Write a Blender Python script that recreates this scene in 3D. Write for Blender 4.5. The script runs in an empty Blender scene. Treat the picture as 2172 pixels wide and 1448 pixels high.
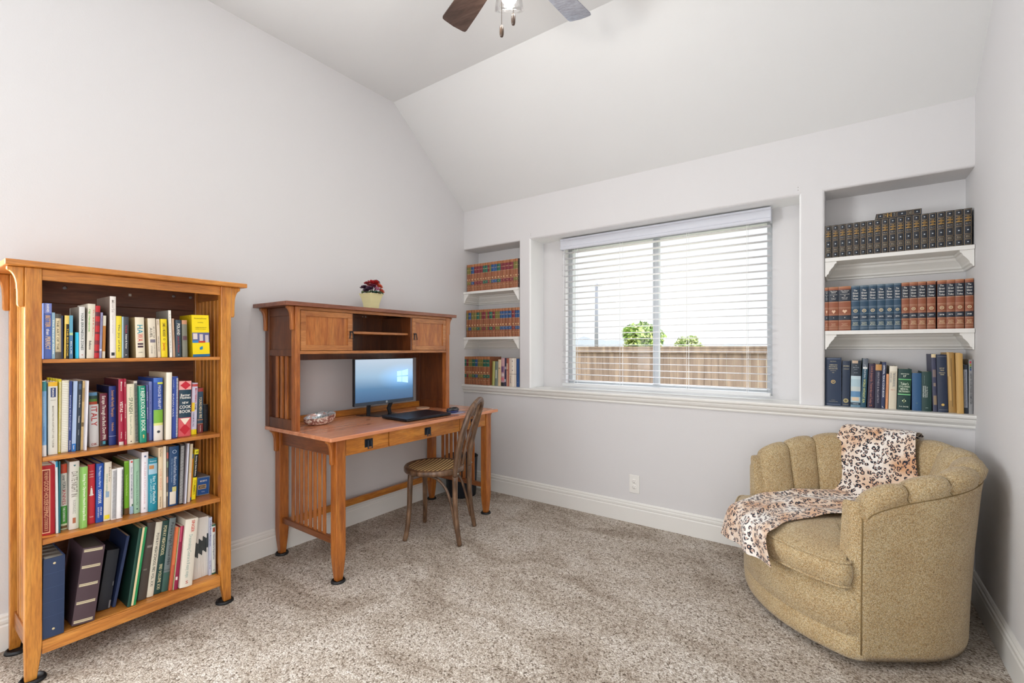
import bpy, bmesh, math, random
from math import pi, sin, cos, radians as R_
from mathutils import Vector, Matrix
random.seed(4)
sc = bpy.context.scene
col = sc.collection
# ---------- camera ----------
YAW = R_(35.53)
cam = bpy.data.cameras.new('camera'); camo = bpy.data.objects.new('camera', cam); col.objects.link(camo)
cam.sensor_width = 36.0; cam.lens = 36.0 * 979 / 2172; cam.shift_y = 14.0 / 2172
cam.clip_start = 0.02; cam.clip_end = 300
camo.location = (2.761, -3.124, 1.22); camo.rotation_euler = (pi/2, 0, YAW)
sc.camera = camo
# ---------- light and exposure ----------
sc.view_settings.view_transform = 'Standard'; sc.view_settings.look = 'None'
sc.view_settings.gamma = 1; sc.view_settings.use_curve_mapping = False
sc.view_settings.exposure = 0.62
try:
    sc.cycles.use_denoising = True; sc.cycles.max_bounces = 8; sc.cycles.diffuse_bounces = 5
    sc.cycles.sample_clamp_indirect = 6; sc.cycles.caustics_reflective = False; sc.cycles.caustics_refractive = False
except Exception: pass
world = bpy.data.worlds.new('sky'); sc.world = world; world.use_nodes = True
wn = world.node_tree.nodes; 
_lk = world.node_tree.links; _tc = wn.new('ShaderNodeTexCoord'); _sx = wn.new('ShaderNodeSeparateXYZ'); _mr = wn.new('ShaderNodeMapRange'); _mr.interpolation_type = 'SMOOTHSTEP'
_mr.inputs['From Min'].default_value = .24; _mr.inputs['From Max'].default_value = .42; _mr.inputs['To Min'].default_value = .74; _mr.inputs['To Max'].default_value = 3.6
_lk.new(_tc.outputs['Generated'], _sx.inputs[0]); _lk.new(_sx.outputs[2], _mr.inputs[0]); _lk.new(_mr.outputs[0], wn['Background'].inputs[1])
wn['Background'].inputs[0].default_value = (0.965, 0.975, 1.0, 1)
def area(name, loc, rot, sx, sy, e, c, portal=False):
    l = bpy.data.lights.new(name, 'AREA'); l.shape = 'RECTANGLE'; l.size = sx; l.size_y = sy; l.energy = e; l.color = c
    if portal: l.cycles.is_portal = True
    o = bpy.data.objects.new(name, l); col.objects.link(o); o.location = loc; o.rotation_euler = rot; return o
area('window_portal', (1.665, 0.30, 1.49), (-pi/2, 0, 0), 1.5, 1.16, 1, (1, 1, 1), True)
# unseen fill lights added left and right behind the camera to brighten the room
area('fill_light_left', (.03, -3.72, 1.5), (0, -pi/2, 0), 1.3, 1.1, 60, (0.95, 0.98, 1.0))
area('fill_light_right', (3.26, -3.85, 1.25), (0, pi/2, 0), 2.0, .9, 21, (1.0, 0.98, 0.96))
# sky portal of the added opening behind the camera on the left
area('added_opening_portal', (.0, -3.72, 1.5), (0, -pi/2, 0), 1.4, 1.12, 1, (1, 1, 1), True)
sun = bpy.data.lights.new('sun', 'SUN'); sun.energy = .5; sun.angle = R_(2); sun.color = (1, .95, .88)
so = bpy.data.objects.new('sun', sun); col.objects.link(so); so.rotation_euler = (R_(38), R_(12), R_(20))
FAN_W = 7.0
# ---------- mesh helpers ----------
def lin(h):
    if not isinstance(h, str): return tuple(h)[:3]
    h = h.lstrip('#')
    if len(h) == 3: h = ''.join(c*2 for c in h)
    v = [int(h[i:i+2], 16)/255 for i in (0, 2, 4)]
    return tuple(x/12.92 if x <= .04045 else ((x+.055)/1.055)**2.4 for x in v)
_m = {}
def mat(c, rough=.6, metal=0, coat=0, emit=0, name=None, sat=1):
    k = (str(c), rough, metal, coat, emit)
    if k in _m: return _m[k]
    m = bpy.data.materials.new(name or 'plain_%d' % len(_m)); m.use_nodes = True
    b = m.node_tree.nodes['Principled BSDF']; v = lin(c)
    b.inputs['Base Color'].default_value = (*v, 1); b.inputs['Roughness'].default_value = rough
    b.inputs['Metallic'].default_value = metal; b.inputs['Coat Weight'].default_value = coat
    if emit: b.inputs['Emission Color'].default_value = (*v, 1); b.inputs['Emission Strength'].default_value = emit
    _m[k] = m; return m
class NT:
    def __init__(s, name, rough=.6):
        s.m = bpy.data.materials.new(name); s.m.use_nodes = True; s.t = s.m.node_tree; s.b = s.t.nodes['Principled BSDF']
        s.b.inputs['Roughness'].default_value = rough
    def n(s, ty, **kw):
        x = s.t.nodes.new(ty)
        for k, v in kw.items():
            if k in x.inputs: x.inputs[k].default_value = v
            else: setattr(x, k, v)
        return x
    def l(s, a, b): s.t.links.new(a, b)
    def coord(s, out='Object', scale=(1, 1, 1), rot=(0, 0, 0)):
        c = s.n('ShaderNodeTexCoord'); mp = s.n('ShaderNodeMapping'); mp.inputs['Scale'].default_value = scale; mp.inputs['Rotation'].default_value = rot
        s.l(c.outputs[out], mp.inputs['Vector']); return mp.outputs[0]
    def noise(s, v, scale, detail=3, rough=.55, dist=0):
        x = s.n('ShaderNodeTexNoise'); x.inputs['Scale'].default_value = scale; x.inputs['Detail'].default_value = detail
        x.inputs['Roughness'].default_value = rough; x.inputs['Distortion'].default_value = dist; s.l(v, x.inputs['Vector']); return x.outputs['Fac']
    def ramp(s, f, stops, interp='LINEAR'):
        x = s.n('ShaderNodeValToRGB'); x.color_ramp.interpolation = interp; e = x.color_ramp.elements
        while len(e) < len(stops): e.new(.5)
        for i, (p, c) in enumerate(stops):
            e[i].position = p; e[i].color = (*lin(c), 1) if isinstance(c, str) else (c, c, c, 1)
        s.l(f, x.inputs[0]); return x.outputs[0]
    def mix(s, f, a, b, mode='MIX'):
        x = s.n('ShaderNodeMix', data_type='RGBA', blend_type=mode)
        for sock, v in ((x.inputs[0], f), (x.inputs[6], a), (x.inputs[7], b)):
            if isinstance(v, (int, float)): sock.default_value = v
            elif isinstance(v, str): sock.default_value = (*lin(v), 1)
            else: s.l(v, sock)
        return x.outputs[2]
    def math(s, op, a, b=0, c=None):
        x = s.n('ShaderNodeMath', operation=op)
        for i, v in enumerate((a, b, c)):
            if v is None: continue
            if isinstance(v, (int, float)): x.inputs[i].default_value = v
            else: s.l(v, x.inputs[i])
        return x.outputs[0]
    def color(s, c): s.l(c, s.b.inputs['Base Color'])
    def bump(s, h, st=.3, d=.002):
        x = s.n('ShaderNodeBump'); x.inputs['Strength'].default_value = st; x.inputs['Distance'].default_value = d
        s.l(h, x.inputs['Height']); s.l(x.outputs[0], s.b.inputs['Normal'])
def rootloc(o):
    v = Vector((0, 0, 0))
    while o is not None: v = v + o.location; o = o.parent
    return v
def tag(o, label=None, cat=None, group=None, kind=None):
    if label: o['label'] = label
    if cat: o['category'] = cat
    if group: o['group'] = group
    if kind: o['kind'] = kind
    return o
def thing(name, label, cat, loc=(0, 0, 0), group=None, rot=(0, 0, 0)):
    o = bpy.data.objects.new(name, None); col.objects.link(o); o.location = loc; o.rotation_euler = rot
    o.empty_display_size = .05
    return tag(o, label, cat, group)
class B:
    """collects shapes, world coordinates; .obj() links them as one mesh object"""
    def __init__(s): s.bm = bmesh.new(); s.mi = 0
    def _f(s, vs, smooth=False):
        try:
            f = s.bm.faces.new(vs); f.material_index = s.mi; f.smooth = smooth; return f
        except ValueError: return None
    def box(s, x0, x1, y0, y1, z0, z1):
        v = [s.bm.verts.new(p) for p in ((x0,y0,z0),(x1,y0,z0),(x1,y1,z0),(x0,y1,z0),(x0,y0,z1),(x1,y0,z1),(x1,y1,z1),(x0,y1,z1))]
        for q in ((3,2,1,0),(4,5,6,7),(0,1,5,4),(1,2,6,5),(2,3,7,6),(3,0,4,7)): s._f([v[i] for i in q])
        return s
    def quad(s, *p, smooth=False): s._f([s.bm.verts.new(q) for q in p], smooth); return s
    def prism(s, pts, axis, a, b, smooth=False):
        """polygon pts (2D) extruded along axis from a to b"""
        def P(p, t):
            return {'x': (t, p[0], p[1]), 'y': (p[0], t, p[1]), 'z': (p[0], p[1], t)}[axis]
        A = [s.bm.verts.new(P(p, a)) for p in pts]; Bv = [s.bm.verts.new(P(p, b)) for p in pts]
        n = len(pts)
        for i in range(n): s._f([A[i], A[(i+1) % n], Bv[(i+1) % n], Bv[i]], smooth)
        s._f(A[::-1]); s._f(Bv); return s
    def rings(s, rings, close=True, capa=True, capb=True, smooth=True):
        V = [[s.bm.verts.new(p) for p in r] for r in rings]; n = len(V[0])
        for i in range(len(V)-1):
            for j in range(n if close else n-1):
                s._f([V[i][j], V[i][(j+1) % n], V[i+1][(j+1) % n], V[i+1][j]], smooth)
        if capa: s._f(V[0][::-1])
        if capb: s._f(V[-1])
        return s
    def tube(s, path, r, n=10, cap=True, flat=1.0, closed=False):
        P = [Vector(p) for p in path]; m = len(P); rad = r if isinstance(r, (list, tuple)) else [r]*m
        up = None; rs = []
        for i, p in enumerate(P):
            if closed: t = (P[(i+1) % m]-P[i-1]).normalized()
            else: t = (P[min(i+1, m-1)]-P[max(i-1, 0)]).normalized()
            if up is None:
                up = Vector((0, 0, 1)) if abs(t.z) < .9 else Vector((1, 0, 0))
            a = up - t*up.dot(t)
            if a.length < 1e-5: a = t.orthogonal()
            a.normalize(); up = a; b = t.cross(a)
            rs.append([p + (a*cos(2*pi*k/n)*flat + b*sin(2*pi*k/n))*rad[i] for k in range(n)])
        if closed: rs.append(rs[0]); cap = False
        return s.rings(rs, capa=cap, capb=cap)
    def lathe(s, prof, c, n=24, axis='z'):
        rs = []
        for r, z in prof:
            ring = []
            for k in range(n):
                a = 2*pi*k/n
                if axis == 'z': ring.append((c[0]+r*cos(a), c[1]+r*sin(a), c[2]+z))
                elif axis == 'x': ring.append((c[0]+z, c[1]+r*cos(a), c[2]+r*sin(a)))
                else: ring.append((c[0]+r*cos(a), c[1]-z, c[2]+r*sin(a)))
            rs.append(ring)
        return s.rings(rs)
    def ball(s, c, rx, ry, rz, u=12, v=8):
        return s.rings([[(c[0]+rx*sin(pi*i/v)*cos(2*pi*k/u), c[1]+ry*sin(pi*i/v)*sin(2*pi*k/u), c[2]+rz*cos(pi*i/v)) for k in range(u)] for i in [.05]+list(range(1, v))+[v-.05]])
    def obj(s, name, m, parent=None, bevel=0, seg=2, label=None, sub=0, solid=0, auto=False, merge=False, fixn=True):
        if merge: bmesh.ops.remove_doubles(s.bm, verts=s.bm.verts, dist=1e-5)
        if fixn: bmesh.ops.recalc_face_normals(s.bm, faces=s.bm.faces)
        if parent is not None:
            o_ = rootloc(parent)
            bmesh.ops.translate(s.bm, verts=s.bm.verts, vec=-o_)
        me = bpy.data.meshes.new(name); s.bm.to_mesh(me); s.bm.free()
        for k in (m if isinstance(m, (list, tuple)) else [m]): me.materials.append(k)
        o = bpy.data.objects.new(name, me); col.objects.link(o)
        if parent is not None: o.parent = parent
        if label: o['label'] = label
        if solid:
            q = o.modifiers.new('thickness', 'SOLIDIFY'); q.thickness = solid; q.offset = 0
        if sub:
            q = o.modifiers.new('smooth', 'SUBSURF'); q.levels = sub; q.render_levels = sub
        if bevel:
            q = o.modifiers.new('edges', 'BEVEL'); q.width = bevel; q.segments = seg; q.limit_method = 'ANGLE'; q.angle_limit = R_(40); q.harden_normals = False
        return o
def struct(o): o['kind'] = 'structure'; return o
def spline(pts, n=6, closed=False):
    P = [Vector(p) for p in pts]; out = []; m = len(P)
    for i in range(m if closed else m-1):
        if closed: a, b, c, d = P[i-1], P[i], P[(i+1) % m], P[(i+2) % m]
        else: a, b, c, d = P[max(i-1, 0)], P[i], P[i+1], P[min(i+2, m-1)]
        for k in range(n):
            t = k/n
            out.append(.5*((2*b)+(c-a)*t+(2*a-5*b+4*c-d)*t*t+(3*b-a-3*c+d)*t**3))
    if not closed: out.append(P[-1])
    return out
# ---------- glyphs (letters as flat meshes, built once) ----------
GL = {}
def make_glyphs():
    chars = "ABCDEFGHIJKLMNOPQRSTUVWXYZabcdefghijklmnopqrstuvwxyz0123456789&.,'+#-Ñ"
    os_ = []
    for ch in chars:
        c = bpy.data.curves.new('g', 'FONT'); c.body = ch; c.resolution_u = 2; c.offset = .012; c.fill_mode = 'FRONT'
        o = bpy.data.objects.new('g', c); col.objects.link(o); os_.append((ch, o, c))
    bpy.context.view_layer.update()
    dg = bpy.context.evaluated_depsgraph_get()
    for ch, o, c in os_:
        e = o.evaluated_get(dg); me = e.to_mesh()
        vs = [(v.co.x, v.co.y) for v in me.vertices]; fs = [tuple(p.vertices) for p in me.polygons]
        x0 = min(v[0] for v in vs) if vs else 0; x1 = max(v[0] for v in vs) if vs else .3
        GL[ch] = ([(a-x0, b) for a, b in vs], fs, x1-x0); e.to_mesh_clear()
    for ch, o, c in os_: bpy.data.objects.remove(o); bpy.data.curves.remove(c)
make_glyphs()
CAP = max(v[1] for v in GL['H'][0])
def layout(s):
    x = 0; out = []
    for ch in s:
        if ch == ' ' or ch not in GL: x += .26; continue
        out.append((ch, x)); x += GL[ch][2] + .075
    return out, max(x-.075, .1)
def put_text(b, s, fn, w=None, h=None):
    """fn(u,v)->3D with u along the text (0..w) and v up (0..h)"""
    L, tw = layout(s); sx = (w/tw); sy = h/CAP
    for ch, x in L:
        vs, fs, _ = GL[ch]; V = [b.bm.verts.new(fn((x+a)*sx, c*sy)) for a, c in vs]
        for f in fs: b._f([V[i] for i in f])
# ---------- materials ----------
def wall_mat(name, c, bump=.35):
    t = NT(name, .9); v = t.coord(); t.b.inputs['Base Color'].default_value = (*lin(c), 1)
    t.bump(t.noise(v, 160, 2), bump, .0012); return t.m
M_wall = wall_mat('wall_paint', '#d6d5d6'); M_ceil = wall_mat('ceiling_paint', '#dcdddd')
t = NT('white_trim', .38); t.b.inputs['Base Color'].default_value = (*lin('#e3e2de'), 1); M_trim = t.m
M_white = mat('#e2e3e4', .35, name='white_vinyl'); M_vinyl = mat('#b4b8bb', .5, name='backlit_white_vinyl')  # M_vinyl: white frame with its backlit shade put into the grey
t = NT('carpet', 1.0); v = t.coord()
vo_ = t.n('ShaderNodeTexVoronoi', feature='F1'); vo_.inputs['Scale'].default_value = 165; t.l(v, vo_.inputs['Vector'])
sp_ = t.n('ShaderNodeSeparateColor'); t.l(vo_.outputs['Color'], sp_.inputs[0])
n3 = t.noise(t.coord(scale=(1, 1.5, 1), rot=(0, 0, .6)), 2.1, 4, .65, 1.1); n4 = t.noise(v, 45, 3, .6); n1 = t.noise(v, 420, 2, .7)
c = t.ramp(sp_.outputs[0], [(.0, '#7d7063'), (.08, '#b3a698'), (.2, '#d9cfc3'), (.6, '#efe8de'), (1, '#fdf9f3')])
c = t.mix(.6, c, t.ramp(vo_.outputs['Distance'], [(.3, '#ffffff'), (.8, '#a0958a')]), 'MULTIPLY')  # shade between the tufts painted into the pile colour
c = t.mix(.3, c, t.ramp(n1, [(.35, '#a4978a'), (.6, '#ffffff')]), 'MULTIPLY')
c = t.mix(1.0, c, t.ramp(n3, [(.36, '#d4cdc6'), (.5, '#f0ede9'), (.6, '#ffffff')]), 'MULTIPLY')
c = t.mix(.5, c, t.ramp(n4, [(.35, '#b9ada0'), (.6, '#ffffff')]), 'MULTIPLY'); t.color(c)
h = t.math('ADD', t.math('MULTIPLY', vo_.outputs['Distance'], -1.0), t.math('MULTIPLY', n1, .6)); t.bump(h, .7, .006); M_carpet = t.m
def wood(name, dark, mid, light, axis='z', rough=.36, coat=.25, fine=1, mul=.35):
    t = NT(name, rough); s = [26*fine]*3; s['xyz'.index(axis)] = 2.6; v = t.coord(scale=s)
    v2 = t.coord(scale=[x*5 for x in s])
    a = t.noise(v, 1.0, 4, .6, .8); b = t.noise(v2, 1.3, 2, .6); l = t.noise(t.coord(), 3.2, 2)
    c = t.ramp(a, [(.28, dark), (.5, mid), (.75, light)])
    c = t.mix(mul, c, t.ramp(b, [(.35, '#8a6a50'), (.6, '#ffffff')]), 'MULTIPLY')
    c = t.mix(mul, c, t.ramp(l, [(.35, '#a88870'), (.65, '#ffffff')]), 'MULTIPLY'); t.color(c)
    t.b.inputs['Coat Weight'].default_value = coat; t.b.inputs['Coat Roughness'].default_value = .25
    t.bump(b, .06, .001); return t.m
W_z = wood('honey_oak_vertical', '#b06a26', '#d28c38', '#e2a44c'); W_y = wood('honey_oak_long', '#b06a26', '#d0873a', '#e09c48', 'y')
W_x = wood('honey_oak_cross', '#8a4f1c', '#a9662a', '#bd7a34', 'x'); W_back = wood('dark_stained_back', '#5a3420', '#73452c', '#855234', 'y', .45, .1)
D_z = wood('desk_oak_vertical', '#96521e', '#b96e2c', '#cc863a'); D_y = wood('desk_oak_long', '#a8621e', '#d08630', '#e0a044', 'y')
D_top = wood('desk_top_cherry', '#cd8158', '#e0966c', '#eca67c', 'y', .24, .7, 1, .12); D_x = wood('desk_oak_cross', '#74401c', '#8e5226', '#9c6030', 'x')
H_z = wood('hutch_oak_vertical', '#985426', '#b97034', '#cb8a48'); H_y = wood('hutch_oak_long', '#a3622f', '#bd7c44', '#cc9058', 'y')
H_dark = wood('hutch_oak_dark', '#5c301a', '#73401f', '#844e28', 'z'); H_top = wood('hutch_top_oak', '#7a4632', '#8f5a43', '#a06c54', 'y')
M_black = mat('#17191d', .45, name='black_metal'); M_blackm = mat('#0f1113', .6, name='black_plastic')
# ---------- room shell ----------
RX = 3.287; H0 = 2.44; HC = 3.08; YS = -.8; YB = -4.4; ND = .205
def grid_wall(b, plane, u_cuts, v_cuts, holes):
    for i in range(len(u_cuts)-1):
        for j in range(len(v_cuts)-1):
            u0, u1, v0, v1 = u_cuts[i], u_cuts[i+1], v_cuts[j], v_cuts[j+1]
            if any(h[0]-1e-6 <= u0 and u1 <= h[1]+1e-6 and h[2]-1e-6 <= v0 and v1 <= h[3]+1e-6 for h in holes): continue
            b.quad((u0, plane, v0), (u1, plane, v0), (u1, plane, v1), (u0, plane, v1))
WL = (.713, 2.562); NL = (0.0, .602); NR = (2.684, RX); Z0 = .895; Z1 = 2.10
b = B(); b.box(-.02, RX+.02, YB-.1, .02, -.1, 0); fl = struct(b.obj('floor', M_carpet))
b = B()
grid_wall(b, 0.0, [0, .602, .713, 2.562, 2.684, RX], [0, Z0, Z1, H0], [(NL[0], NL[1], Z0, Z1), (WL[0], WL[1], Z0, Z1), (NR[0], NR[1], Z0, Z1)])
HW = (.925, 2.405, .915, 2.06)
for (a0, a1) in (NL, NR, WL):
    b.quad((a0, 0, Z0), (a0, ND, Z0), (a0, ND, Z1), (a0, 0, Z1)); b.quad((a1, 0, Z0), (a1, 0, Z1), (a1, ND, Z1), (a1, ND, Z0))
    b.quad((a0, 0, Z1), (a0, ND, Z1), (a1, ND, Z1), (a1, 0, Z1)); b.quad((a0, 0, Z0), (a1, 0, Z0), (a1, ND, Z0), (a0, ND, Z0))
for (a0, a1) in (NL, NR): b.quad((a0, ND, Z0), (a1, ND, Z0), (a1, ND, Z1), (a0, ND, Z1))
grid_wall(b, ND, [WL[0], HW[0], HW[1], WL[1]], [Z0, HW[2], HW[3], Z1], [HW])
# outer reveal of the window hole
x0, x1, z0, z1 = HW
for p in (((x0,ND,z0),(x0,.36,z0),(x0,.36,z1),(x0,ND,z1)), ((x1,ND,z0),(x1,ND,z1),(x1,.36,z1),(x1,.36,z0)), ((x0,ND,z1),(x0,.36,z1),(x1,.36,z1),(x1,ND,z1)), ((x0,ND,z0),(x1,ND,z0),(x1,.36,z0),(x0,.36,z0))): b.quad(*p)
bmesh.ops.remove_doubles(b.bm, verts=b.bm.verts, dist=1e-5)
# soft bullnose corners round the openings
es = []
for e in b.bm.edges:
    p, q = e.verts[0].co, e.verts[1].co
    if abs(p.y) < 1e-6 and abs(q.y) < 1e-6 and len(e.link_faces) == 2:
        n1_, n2_ = e.link_faces[0].normal, e.link_faces[1].normal
        e.link_faces[0].normal_update(); e.link_faces[1].normal_update()
        if abs(e.link_faces[0].normal.dot(e.link_faces[1].normal)) < .5 and max(p.z, q.z) > Z0+.01: es.append(e)
bmesh.ops.bevel(b.bm, geom=es, offset=.014, segments=4, affect='EDGES', profile=.5, clamp_overlap=True)
M_rev = wall_mat('brightened_reveal', '#f0f1f1')  # sky glow on the window reveals put into a whiter colour
for f in b.bm.faces:
    c_ = f.calc_center_median(); f.normal_update()
    if .7 < c_.x < 2.57 and -.001 < c_.y < ND-.001 and Z0+.003 < c_.z < Z1+.001 and (abs(f.normal.y) < .9): f.material_index = 1
wb = struct(b.obj('wall_back', [M_wall, M_rev]))
def side_wall(name, x):
    b = B(); b.quad((x, 0, 0), (x, 0, H0), (x, YS, HC), (x, YB, HC), (x, YB, 0)); return struct(b.obj(name, M_wall))
def wall_with_added_opening():  # opening behind the camera is added to let fill light in
    b = B(); b.quad((0, 0, 0), (0, 0, H0), (0, YS, HC), (0, -3.1, HC), (0, -3.1, 0))
    for ya, yb, za, zb in ((-3.1, YB, 0, .8), (-3.1, YB, 2.2, HC), (-3.1, -3.14, .8, 2.2), (-4.3, YB, .8, 2.2)): b.quad((0, ya, za), (0, ya, zb), (0, yb, zb), (0, yb, za))
    return struct(b.obj('wall_left', M_wall, fixn=False))
wall_with_added_opening(); side_wall('wall_right', RX)
b = B(); b.quad((0, 0, H0), (RX, 0, H0), (RX, YS, HC), (0, YS, HC)); b.quad((0, YS, HC), (RX, YS, HC), (RX, YB, HC), (0, YB, HC)); struct(b.obj('ceiling', M_ceil, merge=True))
b = B(); b.quad((0, YB, 0), (RX, YB, 0), (RX, YB, HC), (0, YB, HC)); struct(b.obj('wall_front', M_wall))
dr = thing('added_door', None, None, (RX, -3.85, 0)); struct(dr)  # unseen door frame added around the right fill light
b = B(); b.box(RX-.02, RX, -4.36, -4.31, 0, 2.3); b.box(RX-.02, RX, -3.39, -3.34, 0, 2.3); b.box(RX-.02, RX, -4.31, -3.39, 2.25, 2.3); b.obj('added_casing', M_trim, dr)
# baseboards
bp = [(0, 0), (.016, 0), (.016, .098), (.012, .104), (.0145, .112), (.0145, .122), (.009, .127), (.010, .136), (.005, .144), (0, .146)]
b = B(); b.prism([(y, z) for y, z in [(-p[0], p[1]) for p in bp]], 'x', 0, RX); struct(b.obj('baseboard_back', M_trim))
b = B(); b.prism(bp, 'y', YB, -.016); struct(b.obj('baseboard_left', M_trim))
b = B(); b.prism([(RX-p[0], p[1]) for p in bp], 'y', YB, -.016); struct(b.obj('baseboard_right', M_trim))
# ledge with moulding right across the window wall
lp = [(0, .829), (-.010, .829), (-.012, .836), (-.011, .842), (-.022, .856), (-.026, .868), (-.026, .874), (-.034, .880), (-.036, .888), (-.034, .895), (-.030, .897), (0, .897)]
b = B(); b.prism(lp, 'x', 0.0, RX); struct(b.obj('trim_1', M_trim))
for i, (a0, a1) in enumerate((NL, WL, NR)):
    b = B(); b.box(a0+.001, a1-.001, -.001, ND-.001, .8952, .8972); struct(b.obj('trim_%d' % (i+2), M_trim))
# ---------- window 1 ----------
wf = thing('window_1', None, None, (1.665, .29, HW[2])); struct(wf)
b = B(); F = .035
b.box(HW[0], HW[0]+F, .255, .315, HW[2], HW[3]); b.box(HW[1]-F, HW[1], .255, .315, HW[2], HW[3])
b.box(HW[0]+F, HW[1]-F, .255, .315, HW[2], HW[2]+F); b.box(HW[0]+F, HW[1]-F, .255, .315, HW[3]-F, HW[3])
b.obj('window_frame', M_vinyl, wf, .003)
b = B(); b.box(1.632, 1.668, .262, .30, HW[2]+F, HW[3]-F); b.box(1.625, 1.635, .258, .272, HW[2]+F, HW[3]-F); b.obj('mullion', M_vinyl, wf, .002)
gl = NT('window_glass', 0)
gl.t.nodes.remove(gl.b); o_ = gl.t.nodes['Material Output']; tr = gl.n('ShaderNodeBsdfTransparent'); gs = gl.n('ShaderNodeBsdfGlossy'); gs.inputs['Roughness'].default_value = .02
mx = gl.n('ShaderNodeMixShader'); mx.inputs[0].default_value = .004; tr.inputs[0].default_value = (.96, .97, .97, 1)
gl.l(tr.outputs[0], mx.inputs[1]); gl.l(gs.outputs[0], mx.inputs[2]); gl.l(mx.outputs[0], o_.inputs[0])
for xa, xb, yy in ((HW[0]+F, 1.64, .285), (1.66, HW[1]-F, .278)):
    b = B(); b.box(xa, xb, yy, yy+.004, HW[2]+F, HW[3]-F); b.obj('pane', gl.m, wf)
w3_ = thing('added_window', None, None, (0, -3.72, .8)); struct(w3_)  # unseen window added for the left fill light
b = B()
for ya, yb, za, zb in ((-3.18, -3.14, .8, 2.2), (-4.3, -4.26, .8, 2.2), (-4.26, -3.18, .8, .84), (-4.26, -3.18, 2.16, 2.2)): b.box(-.04, .01, ya, yb, za, zb)
b.obj('window_frame', M_white, w3_, .002)
# ---------- window blind ----------
bl = thing('window_blind', 'white horizontal slat blind hanging in the window recess', 'blind', (1.665, .15, 2.09))
M_slat = mat('#ececf1', .5, name='blind_slat')
BX0, BX1 = .93, 2.40
vp = [(.118, 2.004), (.114, 2.012), (.114, 2.024), (.120, 2.030), (.118, 2.038), (.118, 2.072), (.112, 2.078), (.112, 2.090), (.132, 2.090), (.132, 2.004)]
b = B(); b.prism(vp, 'x', BX0-.006, BX1+.006); b.box(BX0-.006, BX0+.003, .132, .185, 2.004, 2.09); b.box(BX1-.003, BX1+.006, .132, .185, 2.004, 2.09); b.obj('valance', mat('#cfd2db', .45, name='valance'), bl)  # white valance, its backlit shade put into the grey-blue colour
b = B(); b.box(BX0+.01, BX1-.01, .138, .188, 2.035, 2.085); b.obj('head_rail', M_white, bl, .002)
N = 23; zt, zb_ = 1.984, .965
for i in range(N):
    z = zt+(zb_-zt)*i/(N-1)
    b = B(); ys = [.135, .148, .161, .174, .187]; zz = [0, .0016, .0022, .0016, 0]
    b.rings([[(x, y, z+dz) for y, dz in zip(ys, zz)]+[(x, y, z+dz-.0026) for y, dz in zip(ys[::-1], zz[::-1])] for x in (BX0, BX1)]); b.obj('slat', M_slat, bl)
b = B(); b.box(BX0, BX1, .136, .186, .918, .940); b.obj('bottom_rail', mat('#e3e5e6', .4, name='bottom_rail'), bl, .002)
for x in (1.04, 1.42, 1.90, 2.27):
    for y in (.1335, .1885):
        b = B(); b.box(x-.0011, x+.0011, y-.0009, y+.0009, .935, 2.03); b.obj('ladder_cord', mat('#f0f0ee', .8), bl)
b = B(); b.tube([(.955, .126, 2.01), (.953, .122, 1.95), (.953, .124, 1.18)], .0035, 8); b.obj('tilt_wand', mat('#e6e9ea', .2), bl)
b = B(); b.tube([(.966, .128, 2.01), (.968, .125, 1.5), (.9665, .126, 1.12)], .0011, 6); b.lathe([(.001, .03), (.004, .02), (.005, .002), (.002, 0)], (.9665, .126, 1.09), 8); b.obj('pull_cord', mat('#eeeeee', .7), bl)
# small wall marks: screw holes above the window corners and a scuff
M_mark = mat('#8a8079', .9)
for i, (x, z) in enumerate(((.717, 2.127), (2.557, 2.13), (.717, 2.142), (2.557, 2.146))):
    b = B(); b.lathe([(.0001, 0), (.0022, 0), (.0022, .0006), (.0001, .0006)], (x, -.0001, z), 8, 'y'); o = b.obj('screw_hole', M_mark)
    tag(o, 'small dark screw hole %s in the wall above the window\'s %s corner' % (('lower' if i < 2 else 'upper'), ('left' if i % 2 == 0 else 'right')), 'hole')
# ---------- niche shelves ----------
cp = [(0, 0), (.052, 0), (.052, -.010), (.044, -.014), (.040, -.026), (.028, -.040), (.018, -.056), (.016, -.066), (.008, -.072), (.007, -.080), (0, -.082)]
for side, (a0, a1) in (('left', NL), ('right', NR)):
    for lv, zt_ in (('upper', 1.721), ('lower', 1.316)):
        t0 = thing('niche_shelf', '%s white shelf with crown moulding in the %s wall niche' % (lv, side), 'shelf', ((a0+a1)/2, .1, zt_-.02), 'white shelves in the two wall niches')
        lo, hi = a0+.002, a1-.002
        b = B(); b.box(lo, hi, -.012, ND-.002, zt_-.021, zt_); b.obj('board', M_trim, t0, .0015)
        b = B(); zc = zt_-.0212
        b.prism([(ND-.003-d, zc+h_) for d, h_ in cp], 'x', lo, hi)
        b.prism([(lo+d, zc+h_) for d, h_ in cp], 'y', -.004, ND-.004); b.prism([(hi-d, zc+h_) for d, h_ in cp], 'y', -.004, ND-.004)
        b.obj('moulding', M_trim, t0)
# ---------- outlet ----------
ot = thing('wall_outlet', 'white double power outlet low on the wall below the window', 'outlet', (1.583, 0, .27))
b = B(); b.box(1.546, 1.62, -.006, 0, .208, .334); b.obj('plate', mat('#e6e5e1', .35), ot, .003)
for zc in (.252, .290):
    b = B(); b.lathe([(.001, .0), (.0165, .0), (.0165, .0075), (.0155, .0085), (.001, .0085)], (1.583, 0, zc), 20, 'y'); r_ = b.obj('receptacle', mat('#eceae6', .35), ot)
    b = B(); b.box(1.5755, 1.5775, -.0092, -.0084, zc+.001, zc+.009); b.box(1.5885, 1.5905, -.0092, -.0084, zc+.002, zc+.008); b.lathe([(.0003, .0084), (.0024, .0084), (.0024, .0092), (.0003, .0092)], (1.583, 0, zc-.008), 8, 'y')
    b.obj('slots', mat('#3a3836', .6), r_)
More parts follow.
